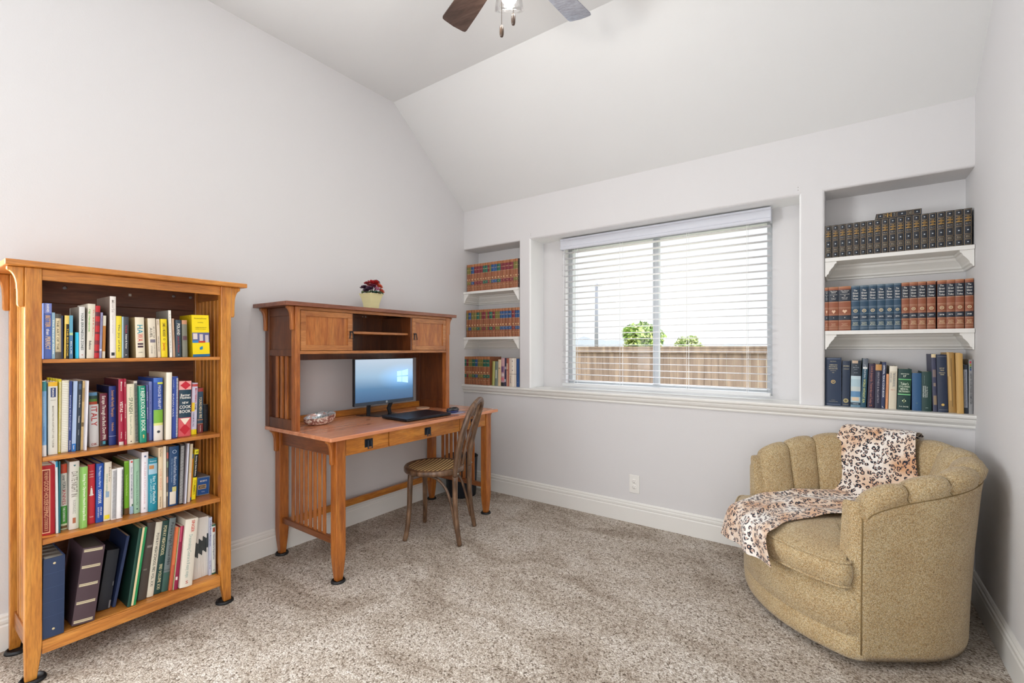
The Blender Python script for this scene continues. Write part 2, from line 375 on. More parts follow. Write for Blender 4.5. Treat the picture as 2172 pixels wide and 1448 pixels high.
# ---------- outside ----------
b = B(); b.box(-40, 40, .4, 90, -.75, -.6); g = b.obj('lawn', mat('#a8a58c', .95)); struct(g); g.name = 'ground'
fn = thing('wooden_fence', 'weathered brown board fence across the yard outside the window', 'fence', (0, 5.1, -.6))
tf = NT('fence_wood', .9); v = tf.coord(scale=(9, 9, .8)); tf.color(tf.ramp(tf.noise(v, 1.2, 4, .6), [(.3, '#67564a'), (.5, '#7c6b5e'), (.7, '#93806f')]))
k = 0; x = -4.2
while x < 4.4 and k < 75:
    b = B(); dz = random.uniform(-.006, .006); b.box(x, x+.112, 5.1+random.uniform(0, .006), 5.12, -.6, 1.16+dz); b.obj('board', tf.m, fn); x += .1145+random.uniform(0, .002); k += 1
b = B(); b.box(-4.3, 4.5, 5.06, 5.10, 1.135, 1.225); b.box(-4.3, 4.5, 5.05, 5.16, 1.225, 1.25); b.obj('cap_rail', tf.m, fn)
pl = thing('utility_pole', 'tall thin grey pole with a short crossarm far beyond the fence', 'pole', (-12.8, 30, -.6))
b = B(); b.tube([(-12.8, 30, -.6), (-12.8, 30, 6.2)], [.17, .10], 10); b.obj('shaft', mat('#6d7078', .7), pl)
b = B(); b.box(-13.3, -12.3, 29.95, 30.05, 6.0, 6.12); b.box(-12.85, -12.75, 29.9, 30.1, 6.1, 6.4); b.obj('crossarm', mat('#a2a4aa', .7), pl)
def leaf_tree(name, label, cx, cy, zb, rx, rz, n, cols, seed, trunk=True):
    rnd = random.Random(seed); t0 = thing(name, label, 'tree', (cx, cy, -.6))
    b = B(); lobes = [(rnd.uniform(-.6, .6)*rx, rnd.uniform(-.4, .4)*rx, rnd.uniform(.1, .8)*rz, rnd.uniform(.35, .6)) for _ in range(9)]+[(0, 0, rz*.9, .4), (0, 0, .35*rz, .8)]
    for i in range(n):
        L = lobes[i % len(lobes)]; a = rnd.uniform(0, 2*pi); e = rnd.uniform(-1, 1); rr = L[3]*rx*rnd.uniform(.6, 1)
        p = Vector((cx+L[0]+rr*cos(a)*math.sqrt(1-e*e), cy+L[1]+rr*sin(a)*math.sqrt(1-e*e), zb+L[2]+rr*.7*e))
        s_ = rnd.uniform(.05, .11); d1 = Vector((rnd.uniform(-1, 1), rnd.uniform(-1, 1), rnd.uniform(-1, 1))).normalized()*s_; d2 = d1.orthogonal().normalized()*s_*.5
        b.mi = rnd.randrange(len(cols)); b.quad(p-d1, p+d2, p+d1, p-d2)
    b.obj('foliage', [mat(c, .7) for c in cols], t0, fixn=False)
    b = B(); b.tube([(cx, cy, -.6), (cx+.05, cy, zb+rz*.5)], [.12, .05], 8)
    for k in range(5): b.tube([(cx, cy, zb-.1), (cx+cos(k*1.3)*rx*.5, cy+sin(k*1.3)*rx*.4, zb+rz*.5)], [.05, .015], 6)
    b.obj('trunk', mat('#6a5a48', .9), t0)
leaf_tree('garden_tree', 'bright green leafy tree rising above the fence', -3.38, 14, 1.05, .92, 1.0, 4200, ['#4f6f22', '#6f8a34', '#9aae5a', '#45642a', '#b5bd80'], 3)
leaf_tree('garden_shrub', 'pale green lower shrub right of the leafy tree beyond the fence', -2.15, 16.2, 1.0, .62, .6, 1600, ['#7c8c4c', '#98a468', '#6a8044', '#b8bc94'], 8)
b = B(); rnd = random.Random(5)
pts = []; hx = -75
while hx < 40:
    pts.append((hx, 2.2+.9*sin(hx*.13)+.5*sin(hx*.41)+rnd.uniform(-.25, .35))); hx += 1.2
for i in range(len(pts)-1):
    (xa, za), (xb, zb2) = pts[i], pts[i+1]
    b.quad((xa, 78, -1), (xb, 78, -1), (xb, 80, zb2), (xa, 80, za)); b.quad((xa, 80, za), (xb, 80, zb2), (xb, 95, zb2*.7), (xa, 95, za*.7))
struct(b.obj('hills', wall_mat('hazy_hill', '#868c92', .1)))
def corbel_profile(w, h):
    """(outward, z) from the top; curved bracket"""
    p = [(0, 0), (w, 0), (w, -.10*h)]
    for i in range(1, 7):
        a = i/6; p.append((w-(w*.55)*sin(a*pi/2), -.10*h-.42*h*(1-cos(a*pi/2))))
    p += [(w*.43, -.62*h), (w*.42, -.93*h), (w*.36, -h), (0, -h)]
    return p
def slat_post(b, x0, x1, y0, y1, z0, z1): b.box(x0, x1, y0, y1, z0, z1)
def leg_mesh(b, x0, x1, y0, y1, zt, zk=.13, taper=.014, sx=1, sy=1, zb=.012):
    """square leg whose foot tapers; sx, sy choose the sides that cut in"""
    rs = []
    for z, k in ((zt, 0), (zk, 0), (zk*.66, .25), (zk*.33, .65), (zb, 1)):
        t_ = taper*k; rs.append([(x0+(t_ if sx < 0 or sx == 2 else 0), y0+(t_ if sy < 0 or sy == 2 else 0), z), (x1-(t_ if sx > 0 else 0), y0+(t_ if sy < 0 or sy == 2 else 0), z), (x1-(t_ if sx > 0 else 0), y1-(t_ if sy > 0 else 0), z), (x0+(t_ if sx < 0 or sx == 2 else 0), y1-(t_ if sy > 0 else 0), z)])
    b.rings(rs, smooth=False)
M_cup = mat('#0d1116', .45, name='caster_cup_black')
def cup(x, y, where, r=.038):
    b = B(); b.lathe([(.001, -.001), (r, -.001), (r, .006), (r-.004, .012), (r-.009, .0125), (r-.011, .007), (.001, .007)], (x, y, 0), 28)
    o = b.obj('caster_cup', M_cup); tag(o, 'round black caster cup under the '+where, 'furniture cup', 'black caster cups under furniture legs')
# ---------- bookcase ----------
bk = thing('bookcase', 'tall honey oak mission style bookcase full of books at the left', 'bookcase', (.2, -2.44, 0))
YL0, YL1, YR0, YR1 = -2.790, -2.745, -2.142, -2.097; XF = .36
for (y0, y1, sy) in ((YL0, YL1, 1), (YR0, YR1, -1)):
    b = B(); leg_mesh(b, .325, XF, y0, y1, 1.514, sx=-1, sy=sy, zb=.0075); b.obj('leg', W_z, bk, .003)
    b = B(); leg_mesh(b, .03, .062, y0+(.0 if sy > 0 else 0), y1, 1.514, sx=1, sy=sy, zb=.0075); b.obj('leg', W_z, bk, .003)
b = B(); b.box(.015, .39, -2.842, -2.036, 1.514, 1.5345); b.obj('top_board', W_y, bk, .003)
b = B(); b.box(.335, .353, YL1, YR0, 1.472, 1.513); b.obj('top_rail', W_y, bk, .002)
for i, (zt_, th) in enumerate(((1.1785, .0145), (.8145, .0165), (.5095, .020), (.1365, .016))):
    b = B(); b.box(.044, .354 if i < 3 else .345, YL1+.001 if i else YL1+.001, YR0-.001, zt_-th, zt_); b.obj('shelf', W_y, bk, .002)
b = B(); b.box(.336, .356, YL1, YR0, .088, .135); b.obj('bottom_rail', W_y, bk, .002)
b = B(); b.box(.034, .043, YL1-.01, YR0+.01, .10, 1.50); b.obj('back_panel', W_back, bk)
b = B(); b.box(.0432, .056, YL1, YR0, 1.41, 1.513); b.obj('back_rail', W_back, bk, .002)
for y in (-2.629, -2.233, -2.16):
    b = B(); b.lathe([(.0005, 0), (.0075, 0), (.0075, .002), (.005, .003), (.0005, .0015)], (.056, y, 1.478), 14, 'x'); b.box(.0585, .0592, y-.004, y+.004, 1.4772, 1.4788); b.obj('screw', mat('#8c8f94', .3, .9), bk)
b = B(); b.box(.056, .06, -2.412, -2.402, 1.462, 1.473); b.obj('screw', mat('#b8b4a8', .5), bk, label='small square pale fixing')
for (yc, side) in ((-2.7675, 0), (-2.1195, 1)):
    y0, y1 = yc-.011, yc+.011
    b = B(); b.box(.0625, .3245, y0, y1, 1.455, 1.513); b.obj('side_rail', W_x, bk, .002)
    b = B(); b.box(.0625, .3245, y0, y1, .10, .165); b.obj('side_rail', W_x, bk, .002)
    for xc in (.100, .142, .184, .226, .268):
        b = B(); b.box(xc-.014, xc+.014, yc-.006, yc+.006, .165, 1.455); b.obj('slat', W_z, bk, .001)
for yy, sgn in ((YL0, -1), (YR1, 1)):
    for xa in (.333, .036):
        b = B(); b.prism([(yy+sgn*p, 1.5138+z) for p, z in corbel_profile(.044, .145)], 'x', xa, xa+.022); b.obj('corbel', W_z, bk, .004, 2)
cup(.342, -2.768, "bookcase's front left leg"); cup(.342, -2.119, "bookcase's front right leg"); cup(.056, -2.768, "bookcase's rear left leg")
# ---------- desk ----------
dk = thing('desk', 'long oak desk with slatted ends and three drawers against the left wall', 'desk', (.34, -1.08, 0))
DL0, DL1, DR0, DR1 = -1.715, -1.660, -.484, -.429
b = B(); b.box(.02, .68, -1.771, -.387, .745, .766); b.obj('desk_top', D_top, dk, .005, 3)
for (y0, y1, sy) in ((DL0, DL1, 2), (DR0, DR1, 2)):
    b = B(); leg_mesh(b, .592, .645, y0, y1, .7445, .15, .011, 2, sy, .0075); b.obj('leg', D_z, dk, .003)
    b = B(); leg_mesh(b, .030, .083, y0, y1, .7445, .15, .011, 2, sy, .0075); b.obj('leg', D_z, dk, .003)
for yc in ((DL0+DL1)/2, (DR0+DR1)/2):
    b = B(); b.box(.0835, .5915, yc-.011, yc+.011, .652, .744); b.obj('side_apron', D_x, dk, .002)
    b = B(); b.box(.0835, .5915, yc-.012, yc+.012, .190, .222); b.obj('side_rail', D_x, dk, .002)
    for k in range(8):
        xc = .3375-.157+k*.0448
        b = B(); b.box(xc-.014, xc+.014, yc-.003, yc+.003, .222, .652); b.obj('slat', D_z, dk, .001)
b = B(); b.box(.045, .067, DL1+.0005, DR0-.0005, .158, .200); b.obj('stretcher', D_y, dk, .002)
b = B(); b.box(.600, .620, DL1+.0005, DR0-.0005, .660, .744); b.obj('apron', D_y, dk, .002)
b = B(); b.box(.03, .05, DL1+.0005, DR0-.0005, .650, .744); b.obj('apron', D_y, dk, .002)
def pull(parent, x, y, z, s=1.0):
    b = B(); b.box(x, x+.003, y-.026*s, y+.026*s, z-.022*s, z+.022*s); b.obj('back_plate', mat('#1d2a38', .35, .3), parent, .002)
    b = B(); p = [(-.009, .016), (.009, .016), (.014, -.026), (-.014, -.026)]
    b.tube([(x+.009+.004*(1 if v < 0 else 0), y+u*s, z+v*s) for u, v in p], .0032*s, 8, closed=True); b.box(x+.003, x+.012, y-.007*s, y+.007*s, z+.012*s, z+.021*s)
    b.obj('bail', mat('#1b2531', .3, .4), parent)
for (ya, yb_, lab) in ((-1.655, -1.376, 'left'), (-1.370, -.770, 'middle'), (-.764, -.490, 'right')):
    b = B(); b.box(.6215, .640, ya, yb_, .652, .741); d_ = b.obj('drawer', D_y, dk, .003)
    b = B(); yc = {'left': -1.513, 'middle': -1.068, 'right': -.627}[lab]
    h_ = bpy.data.objects.new('handle', None)
    b.box(.640, .643, yc-.026, yc+.026, .677, .721)
    p = [(-.009, .016), (.009, .016), (.014, -.028), (-.014, -.028)]
    b.tube([(.651+(.004 if v < 0 else 0), yc+u, .699+v) for u, v in p], .0034, 8, closed=True); b.box(.643, .654, yc-.007, yc+.007, .711, .720)
    b.obj('handle', mat('#182432', .32, .3, name='blackened_iron'), d_)
for yy, sgn in ((DL0, -1), (DR1, 1)):
    for xa in (.604, .045):
        b = B(); b.prism([(yy+sgn*p, .7448+z) for p, z in corbel_profile(.042, .13)], 'x', xa, xa+.022); b.obj('corbel', D_z, dk, .004, 2)
for (x, y, w) in ((.6185, -1.6875, 'desk\'s front left leg'), (.6185, -.4565, 'desk\'s front right leg'), (.0565, -1.6875, 'desk\'s rear left leg'), (.0565, -.4565, 'desk\'s rear right leg')): cup(x, y, w, .037)
# ---------- hutch ----------
ht = thing('desk_hutch', 'oak hutch with two panel doors and open shelves standing on the desk', 'hutch', (.19, -1.16, .766))
HL0, HL1, HR0, HR1 = -1.775, -1.741, -.596, -.560
HL0 = -1.769
b = B(); b.box(.012, .376, -1.834, -.508, 1.449, 1.4715); b.obj('top_board', H_top, ht, .003)
for y0, y1 in ((HL0, HL1), (HR0, HR1)):
    for xa, xb in ((.308, .35), (.022, .062)):
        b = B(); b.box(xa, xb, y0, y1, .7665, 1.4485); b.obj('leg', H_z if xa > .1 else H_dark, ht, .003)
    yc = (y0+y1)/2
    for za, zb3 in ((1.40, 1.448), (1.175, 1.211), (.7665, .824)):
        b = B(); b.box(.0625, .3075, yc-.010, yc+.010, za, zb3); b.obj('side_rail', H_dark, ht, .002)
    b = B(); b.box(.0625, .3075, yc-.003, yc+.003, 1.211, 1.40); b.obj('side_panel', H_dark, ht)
    if y0 < -1:
        for xc in (.135, .185, .235):
            b = B(); b.box(xc-.011, xc+.011, yc-.005, yc+.005, .824, 1.175); b.obj('slat', H_z, ht, .001)
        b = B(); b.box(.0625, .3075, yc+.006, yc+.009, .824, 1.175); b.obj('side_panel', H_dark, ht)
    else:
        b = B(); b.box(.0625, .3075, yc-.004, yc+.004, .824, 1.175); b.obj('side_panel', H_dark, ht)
for yy, sgn in ((HL0, -1), (HR1, 1)):
    for xa in (.318, .032):
        b = B(); b.prism([(yy+sgn*p, 1.4488+z) for p, z in corbel_profile(.040, .13)], 'x', xa, xa+.022); b.obj('corbel', H_z, ht, .004, 2)
b = B(); b.box(.333, .347, HL1, HR0, 1.431, 1.4488); b.obj('top_rail', H_y, ht, .002)
b = B(); b.box(.045, .348, HL1, HR0, 1.187, 1.204); b.obj('bottom_shelf', H_y, ht, .002)
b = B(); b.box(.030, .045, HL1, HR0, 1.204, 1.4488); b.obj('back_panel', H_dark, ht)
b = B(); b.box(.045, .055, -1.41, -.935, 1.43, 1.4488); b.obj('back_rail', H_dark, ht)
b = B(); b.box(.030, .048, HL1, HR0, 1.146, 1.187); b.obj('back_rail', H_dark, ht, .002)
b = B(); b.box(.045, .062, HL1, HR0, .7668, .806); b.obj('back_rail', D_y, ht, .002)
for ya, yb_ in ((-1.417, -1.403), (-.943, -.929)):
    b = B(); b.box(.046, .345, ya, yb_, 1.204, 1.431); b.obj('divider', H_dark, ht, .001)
b = B(); b.box(.060, .320, -1.403, -.943, 1.308, 1.323); b.obj('inner_shelf', H_y, ht, .002)
for (ya, yb_, hy) in ((-1.738, -1.410, -1.424), (-.929, -.599, -.913)):
    st = .030
    b = B(); b.box(.334, .349, ya, ya+st, 1.206, 1.429); b.box(.334, .349, yb_-st, yb_, 1.206, 1.429); b.box(.334, .349, ya+st, yb_-st, 1.206, 1.237); b.box(.334, .349, ya+st, yb_-st, 1.398, 1.429)
    d_ = b.obj('door', H_y, ht, .0015)
    b = B(); b.box(.338, .342, ya+st-.002, yb_-st+.002, 1.235, 1.40); b.obj('door_panel', H_z, d_)
    b = B(); p = [(-.007, .020), (.007, .020), (.014, -.022), (-.014, -.022)]
    b.tube([(.361+(.003 if v < 0 else 0), hy+u, 1.30+v) for u, v in p], .0036, 8, closed=True); b.box(.349, .363, hy-.005, hy+.005, 1.314, 1.322); b.obj('handle', mat('#14181d', .3, .5), d_)
b = B(); b.lathe([(.0005, 0), (.006, 0), (.006, .002), (.0005, .002)], (.055, -1.095, 1.438), 12, 'x'); b.lathe([(.0005, 0), (.004, 0), (.004, .002), (.0005, .002)], (.055, -1.118, 1.438), 12, 'x'); b.obj('screw', mat('#b9bdc2', .3, .8), ht)
# ---------- monitor ----------
mo = thing('computer_monitor', 'thin black computer monitor showing a light beam wallpaper on the desk', 'monitor', (.2, -1.08, .766))
MX = .25; MY0, MY1, MZ0, MZ1 = -1.326, -.830, .846, 1.150
b = B(); b.box(MX-.022, MX, MY0, MY1, MZ0, MZ1); b.box(MX-.045, MX-.022, MY0+.1, MY1-.1, MZ0+.03, MZ1-.08); b.obj('housing', mat('#14181e', .4), mo, .003)
SZ0, SZ1, SY0, SY1 = .868, 1.146, -1.319, -.836
ts = NT('wallpaper_screen', .25); v = ts.coord('UV')
sx_ = ts.n('ShaderNodeSeparateXYZ'); ts.l(v, sx_.inputs[0])
base = ts.ramp(sx_.outputs[1], [(0, '#3c5a7c'), (.3, '#51779a'), (.6, '#8fabc2'), (1, '#aebccb')])
dx = ts.math('SUBTRACT', sx_.outputs[0], .80); dy = ts.math('MULTIPLY', ts.math('SUBTRACT', sx_.outputs[1], .55), 1.3)
d_ = ts.math('SQRT', ts.math('ADD', ts.math('MULTIPLY', dx, dx), ts.math('MULTIPLY', dy, dy)))
glow = ts.ramp(d_, [(0, '#5fb4f0'), (.12, '#3f92d8'), (.45, '#000000')])
beam = ts.math('MULTIPLY', ts.math('SUBTRACT', 1.0, ts.math('MULTIPLY', ts.math('ABSOLUTE', dy), 3.0)), ts.math('LESS_THAN', dx, .08))
beam = ts.math('MULTIPLY', ts.math('MAXIMUM', beam, 0), ts.math('MAXIMUM', ts.math('ADD', dx, .75), 0))
c1 = ts.mix(ts.math('MULTIPLY', beam, .25), base, '#9fd4ff'); c2 = ts.mix(.40, c1, glow, 'ADD')
ts.b.inputs['Base Color'].default_value = (.01, .01, .012, 1); ts.l(c2, ts.b.inputs['Emission Color']); ts.b.inputs['Emission Strength'].default_value = .80
b = B(); b.quad((MX+.0004, SY0, SZ0), (MX+.0004, SY1, SZ0), (MX+.0004, SY1, SZ1), (MX+.0004, SY0, SZ1))
uvl = b.bm.loops.layers.uv.new('UVMap')
for f in b.bm.faces:
    for lp_ in f.loops: lp_[uvl].uv = ((lp_.vert.co.y-SY0)/(SY1-SY0), (lp_.vert.co.z-SZ0)/(SZ1-SZ0))
sn = b.obj('screen', ts.m, mo, fixn=False)
def SP(u, v, e=.0009): return (MX+e, SY0+u*(SY1-SY0), SZ0+v*(SZ1-SZ0))
b = B()
for q in (((.70, .57), (.782, .575), (.782, .70), (.70, .69)), ((.79, .576), (.905, .582), (.905, .735), (.79, .702)), ((.70, .555), (.782, .553), (.782, .42), (.70, .43)), ((.79, .552), (.905, .548), (.905, .385), (.79, .418))): b.quad(*[SP(*p) for p in q])
b.obj('window_emblem', mat('#a9dcff', .3, emit=.6), sn)
b = B(); b.box(MX, MX+.002, MY0+.001, MY1-.001, MZ0+.001, .867); b.obj('bezel', mat('#3a4654', .35), mo, .0008)
b = B(); b.lathe([(.0005, .002), (.0075, .002), (.0075, .0026), (.0005, .0026)], (MX, -1.071, .857), 20, 'x'); lg = b.obj('logo', mat('#c8d0d8', .3), mo)
b = B(); put_text(b, 'hp', lambda u, v: (MX+.0028, -1.0755+u+v*.2, .8535+v), .008, .008); b.obj('letters', mat('#2a3442', .4), lg)
b = B()
b.prism([(.10, -1.205), (.285, -1.165), (.27, -.985), (.10, -.955)], 'z', .7662, .770)
b.obj('stand_base', mat('#2b3642', .25, .4), mo, .001)
b = B(); b.prism([(-1.203, .770), (-1.177, .770), (-1.170, .90), (-1.196, .90)], 'x', .205, .215); b.prism([(-1.02, .770), (-.998, .770), (-1.005, .806), (-1.035, .806)], 'x', .205, .215)
b.prism([(-1.036, .805), (-1.006, .805), (-.955, .90), (-.985, .90)], 'x', .205, .215); b.obj('stand_arm', mat('#0e1218', .4), mo, .001)
# ---------- laptop ----------
lt = thing('laptop', 'closed black laptop lying on the desk in front of the monitor', 'laptop', (.48, -1.01, .766))
def rot2(p, a, c): return (c[0]+(p[0])*cos(a)-(p[1])*sin(a), c[1]+(p[0])*sin(a)+(p[1])*cos(a))
lc = (.485, -1.012); la = R_(-2.5)
def lrect(x0, x1, y0, y1): return [rot2(p, la, lc) for p in ((x0, y0), (x1, y0), (x1, y1), (x0, y1))]
b = B(); b.prism(lrect(-.125, .125, -.187, .187), 'z', .769, .779); b.obj('base', mat('#10141a', .4), lt, .004)
b = B(); b.prism(lrect(-.126, .126, -.189, .189), 'z', .7800, .7865); ld = b.obj('lid', mat('#1d222b', .32, .2), lt, .002)
b = B(); b.prism(lrect(-.1262, .1262, -.1892, .1892), 'z', .7792, .7800); b.obj('seam_line', mat('#3d5068', .3, .5), lt)
for (u, v) in ((-.1, -.16), (.1, -.16), (.1, .16), (-.1, .16)):
    p = rot2((u, v), la, lc); b = B(); b.lathe([(.001, 0), (.008, 0), (.008, .003), (.001, .003)], (p[0], p[1], .7661), 10); b.obj('rubber_foot', M_blackm, lt)
# ---------- mouse, pad, coaster ----------
b = B(); b.lathe([(.001, 0), (.088, 0), (.09, .002), (.001, .003)], (.485, -.715, .7662), 36)
for v_ in b.bm.verts: v_.co.x = .54+(v_.co.x-.485)*.85
mp_ = NT('clear_lilac_plastic', .15); mp_.b.inputs['Base Color'].default_value = (.55, .55, .75, 1); mp_.b.inputs['Alpha'].default_value = .45
pad = b.obj('mouse_pad', mp_.m); tag(pad, 'small clear lilac mouse pad under the mouse on the desk', 'mouse pad')
ms = thing('computer_mouse', 'black and dark blue computer mouse on the desk right of the laptop', 'mouse', (.545, -.735, .7695))
b = B(); rs = []
for z, k in ((0, .92), (.010, 1), (.017, .96)): rs.append([(.545+.031*k*cos(a), -.735+.054*k*sin(a), .7695+z) for a in [2*pi*i/24 for i in range(24)]])
b.rings(rs); b.obj('lower_shell', mat('#1d2f6a', .2, coat=.5), ms)
b = B(); rs = []
for i in range(7):
    a0 = i/6*pi/2*.98; k = cos(a0); rs.append([(.545+.033*k*cos(a), -.735+.008*(1-k)+.058*k*sin(a), .7695+.0172+.022*sin(a0)) for a in [2*pi*j/24 for j in range(24)]])
b.rings(rs); b.obj('top_shell', mat('#12171e', .22, coat=.6), ms)
b = B(); b.box(.541, .549, -.782, -.762, .797, .804); b.obj('scroll_wheel', mat('#5a6470', .4), ms, .002)
co = B(); co.lathe([(.001, 0), (.048, 0), (.050, .002), (.050, .009), (.048, .011), (.044, .011), (.042, .009), (.001, .009)], (.215, -.705, .7662), 36)
o = co.obj('coaster', mat('#c9a487', .5)); tag(o, 'round tan stone coaster on the desk behind the laptop', 'coaster')
# ---------- abalone shell ----------
sh = thing('abalone_shell', 'pearly open abalone shell on the desk\'s left end', 'shell', (.235, -1.555, .7662))
ta = NT('nacre', .22); v = ta.coord(scale=(14, 9, 14)); ta.color(ta.ramp(ta.noise(v, 2.2, 4, .6, 1.2), [(.28, '#6b5a4a'), (.4, '#8fa0a0'), (.5, '#dfe4ea'), (.58, '#c89a8c'), (.7, '#f2eee8')])); ta.b.inputs['Metallic'].default_value = .35; ta.b.inputs['Coat Weight'].default_value = .6
to = NT('rough_shell', .7); v = to.coord(); to.color(to.ramp(to.noise(v, 70, 4, .7), [(.35, '#5a3c34'), (.48, '#a06a5c'), (.56, '#d8ccc0'), (.7, '#efe8dc')])); to.bump(to.noise(v, 90, 3), .9, .004)
def shell_rings(inner):
    rs = []
    for i in range(8):
        q = i/7; k = sin((.10+.90*q)*pi/2)**.8; z = .055*(1-cos(q*pi/2)**.75)
        if inner: k *= .95; z = .006+z*.93
        ring = []
        for j in range(36):
            a = 2*pi*j/36; r = k*(1+.06*sin(3*a))
            u = .088*r*cos(a); w_ = .058*r*sin(a)*(1-.18*cos(a)); zz = z+(.012*cos(a)+.010*sin(a)*-1)*q+(.0014*sin(17*a+i) if not inner else .001*sin(9*a))*q
            ring.append((.235+u*sin(R_(26))*1.0+w_*cos(R_(26)), -1.555+u*cos(R_(26))-w_*sin(R_(26)), .7668+max(zz, 0)))
        rs.append(ring)
    return rs
b = B(); b.rings(shell_rings(False), capb=False); b.obj('outer_shell', to.m, sh)
ro = shell_rings(False)[-1]; ri = shell_rings(True)
b = B(); b.rings(ri+[ro], capb=False); b.obj('nacre_lining', ta.m, sh)
# ---------- flower pot ----------
pt = thing('flower_pot', 'pale yellow flared square pot of small artificial flowers on the hutch', 'plant pot', (.20, -1.155, 1.4718))
PC = (.19, -1.150); pr = [(0, .0345), (.02, .0352), (.05, .039), (.08, .046), (.105, .0545), (.112, .058)]
def sq(h, z, ang=R_(2), c=PC): return [(c[0]+h*(cu*cos(ang)-cv*sin(ang)), c[1]+h*(cu*sin(ang)+cv*cos(ang)), z) for cu, cv in ((-1, -1), (1, -1), (1, 1), (-1, 1))]
zb0 = 1.4718
b = B(); b.rings([sq(h, zb0+z) for z, h in pr]+[sq(.054, zb0+.112), sq(.050, zb0+.098)], smooth=False); b.obj('pot', mat('#dcd6a4', .5, name='pale_yellow_tin'), pt, .0015)
b = B(); b.rings([sq(.050, zb0+.097), sq(.020, zb0+.104)], smooth=False); b.obj('moss', mat('#3f4a2c', .9), pt)
rnd = random.Random(11)
def petals(b, c, r, n, up, curl=.5):
    up = Vector(up).normalized(); a = up.orthogonal().normalized(); d = up.cross(a); c = Vector(c)
    for layer in range(3):
        rr = r*(1-.28*layer)
        for i in range(n):
            t_ = 2*pi*(i+.5*layer)/n; dirv = a*cos(t_)+d*sin(t_); side = up.cross(dirv)
            tilt = .25+.42*layer
            p0 = c+up*(.002*layer); p1 = p0+dirv*rr*.6*cos(tilt)+up*rr*.6*sin(tilt); p2 = p0+dirv*rr*cos(tilt)*.92+up*rr*(sin(tilt)+.12)
            w_ = rr*.5
            b.rings([[p0-side*w_*.2, p0+side*w_*.2], [p1-side*w_, p1+up*rr*-.06, p1+side*w_][::2], [p2-side*w_*.55, p2+side*w_*.55]], close=False, capa=False, capb=False)
fl_spec = [((.02, -.002, .188), .040, '#a51c22', 'red'), ((.045, .030, .172), .034, '#c8553a', 'orange'), ((.05, .046, .142), .030, '#d1664e', 'orange'), ((.058, .006, .152), .024, '#c98aa8', 'pink'), ((.040, -.038, .150), .028, '#4b2a44', 'dark purple'), ((.030, -.058, .138), .024, '#3c2438', 'dark purple'), ((.005, .042, .205), .026, '#4a2c5c', 'purple'), ((.01, -.042, .186), .022, '#8c2e38', 'crimson'), ((.02, .066, .142), .020, '#45284e', 'purple'), ((-.03, .015, .175), .034, '#a02a30', 'red'), ((-.03, -.04, .160), .030, '#4b2a44', 'purple'), ((.055, -.018, .170), .022, '#6a2440', 'plum'), ((.035, .018, .200), .022, '#b8302a', 'red'), ((-.03, .055, .165), .026, '#7a3050', 'plum')]
for (dx_, dy_, dz_), r, c, nm in fl_spec:
    b = B(); cc = (PC[0]+dx_*.8, PC[1]+dy_, zb0+dz_-.012); petals(b, cc, r, 6, (dx_*6+.35, dy_*10, 1.0)); b.ball((cc[0], cc[1], cc[2]+.004), r*.28, r*.28, r*.3, 8, 5)
    b.tube([cc, (PC[0]+dx_*.3, PC[1]+dy_*.4, zb0+.100)], .0015, 5)
    b.obj('flower', mat(c, .65), pt, label=nm+' artificial flower')
M_leaf = mat('#6f8a5e', .6); M_leaf2 = mat('#33604e', .5)
for i, (a, L, z, mt) in enumerate(((-90, .050, .114, M_leaf), (-55, .052, .112, M_leaf), (-20, .046, .116, M_leaf2), (15, .050, .112, M_leaf2), (50, .052, .113, M_leaf), (88, .048, .114, M_leaf), (150, .04, .114, M_leaf), (-150, .04, .114, M_leaf))):
    a = R_(a); d = Vector((cos(a), sin(a), 0)); s_ = Vector((-sin(a), cos(a), 0)); c0 = Vector((PC[0], PC[1], zb0+z))+d*.028
    b = B(); rs = []
    for q, w_ in ((0, .2), (.25, .8), (.5, 1), (.75, .75), (1, .08)):
        p = c0+d*L*q+Vector((0, 0, .012*sin(q*pi)-.004*q)); rs.append([p-s_*.024*w_+Vector((0, 0, .006)), p, p+s_*.024*w_+Vector((0, 0, .006))])
    b.rings(rs, close=False, capa=False, capb=False); b.obj('leaf', mt, pt, solid=.0008)
# ---------- waste bin ----------
wbn = thing('waste_bin', 'round black waste bin on the carpet behind the desk\'s right end', 'bin', (.175, -.245, 0))
b = B(); b.lathe([(.001, .001), (.118, .001), (.122, .006), (.136, .318), (.139, .322), (.136, .324), (.132, .318), (.118, .012), (.001, .010)], (.175, -.232, 0), 40); b.obj('body', mat('#1b222c', .5), wbn)
b = B(); b.tube([(.175+.137*cos(a), -.232+.137*sin(a), .322) for a in [2*pi*i/40 for i in range(40)]], .004, 8, closed=True); b.obj('rim', mat('#10141a', .4), wbn)
# ---------- bentwood chair ----------
CC = Vector((.61, -.922, 0)); cf = Vector((-.914, -.406, 0)); cs = Vector((-.406, .914, 0))
def CL(f, s, z): return CC+cf*f+cs*s+Vector((0, 0, z))
tb = NT('bentwood_brown', .38); v = tb.coord(scale=(18, 18, 5)); tb.color(tb.ramp(tb.noise(v, 2.0, 4, .6), [(.3, '#3e2b1e'), (.5, '#604530'), (.7, '#84664c')])); tb.b.inputs['Coat Weight'].default_value = .3
M_bent = tb.m
chx = thing('bentwood_chair', 'brown bentwood cafe chair with round cane seat at the desk', 'chair', CL(0, 0, 0))
SC = (.041, -.008)   # seat centre in chair frame
def ring(b, r, z0, prof, n=40, cx=SC[0], cy=SC[1]):
    rs = []
    for i in range(n+1):
        a = 2*pi*(i % n)/n; rs.append([CL(cx+(r+p)*cos(a)*1.0, cy+(r+p)*sin(a), z0+z) for p, z in prof])
    b.rings(rs, close=True, capa=False, capb=False)
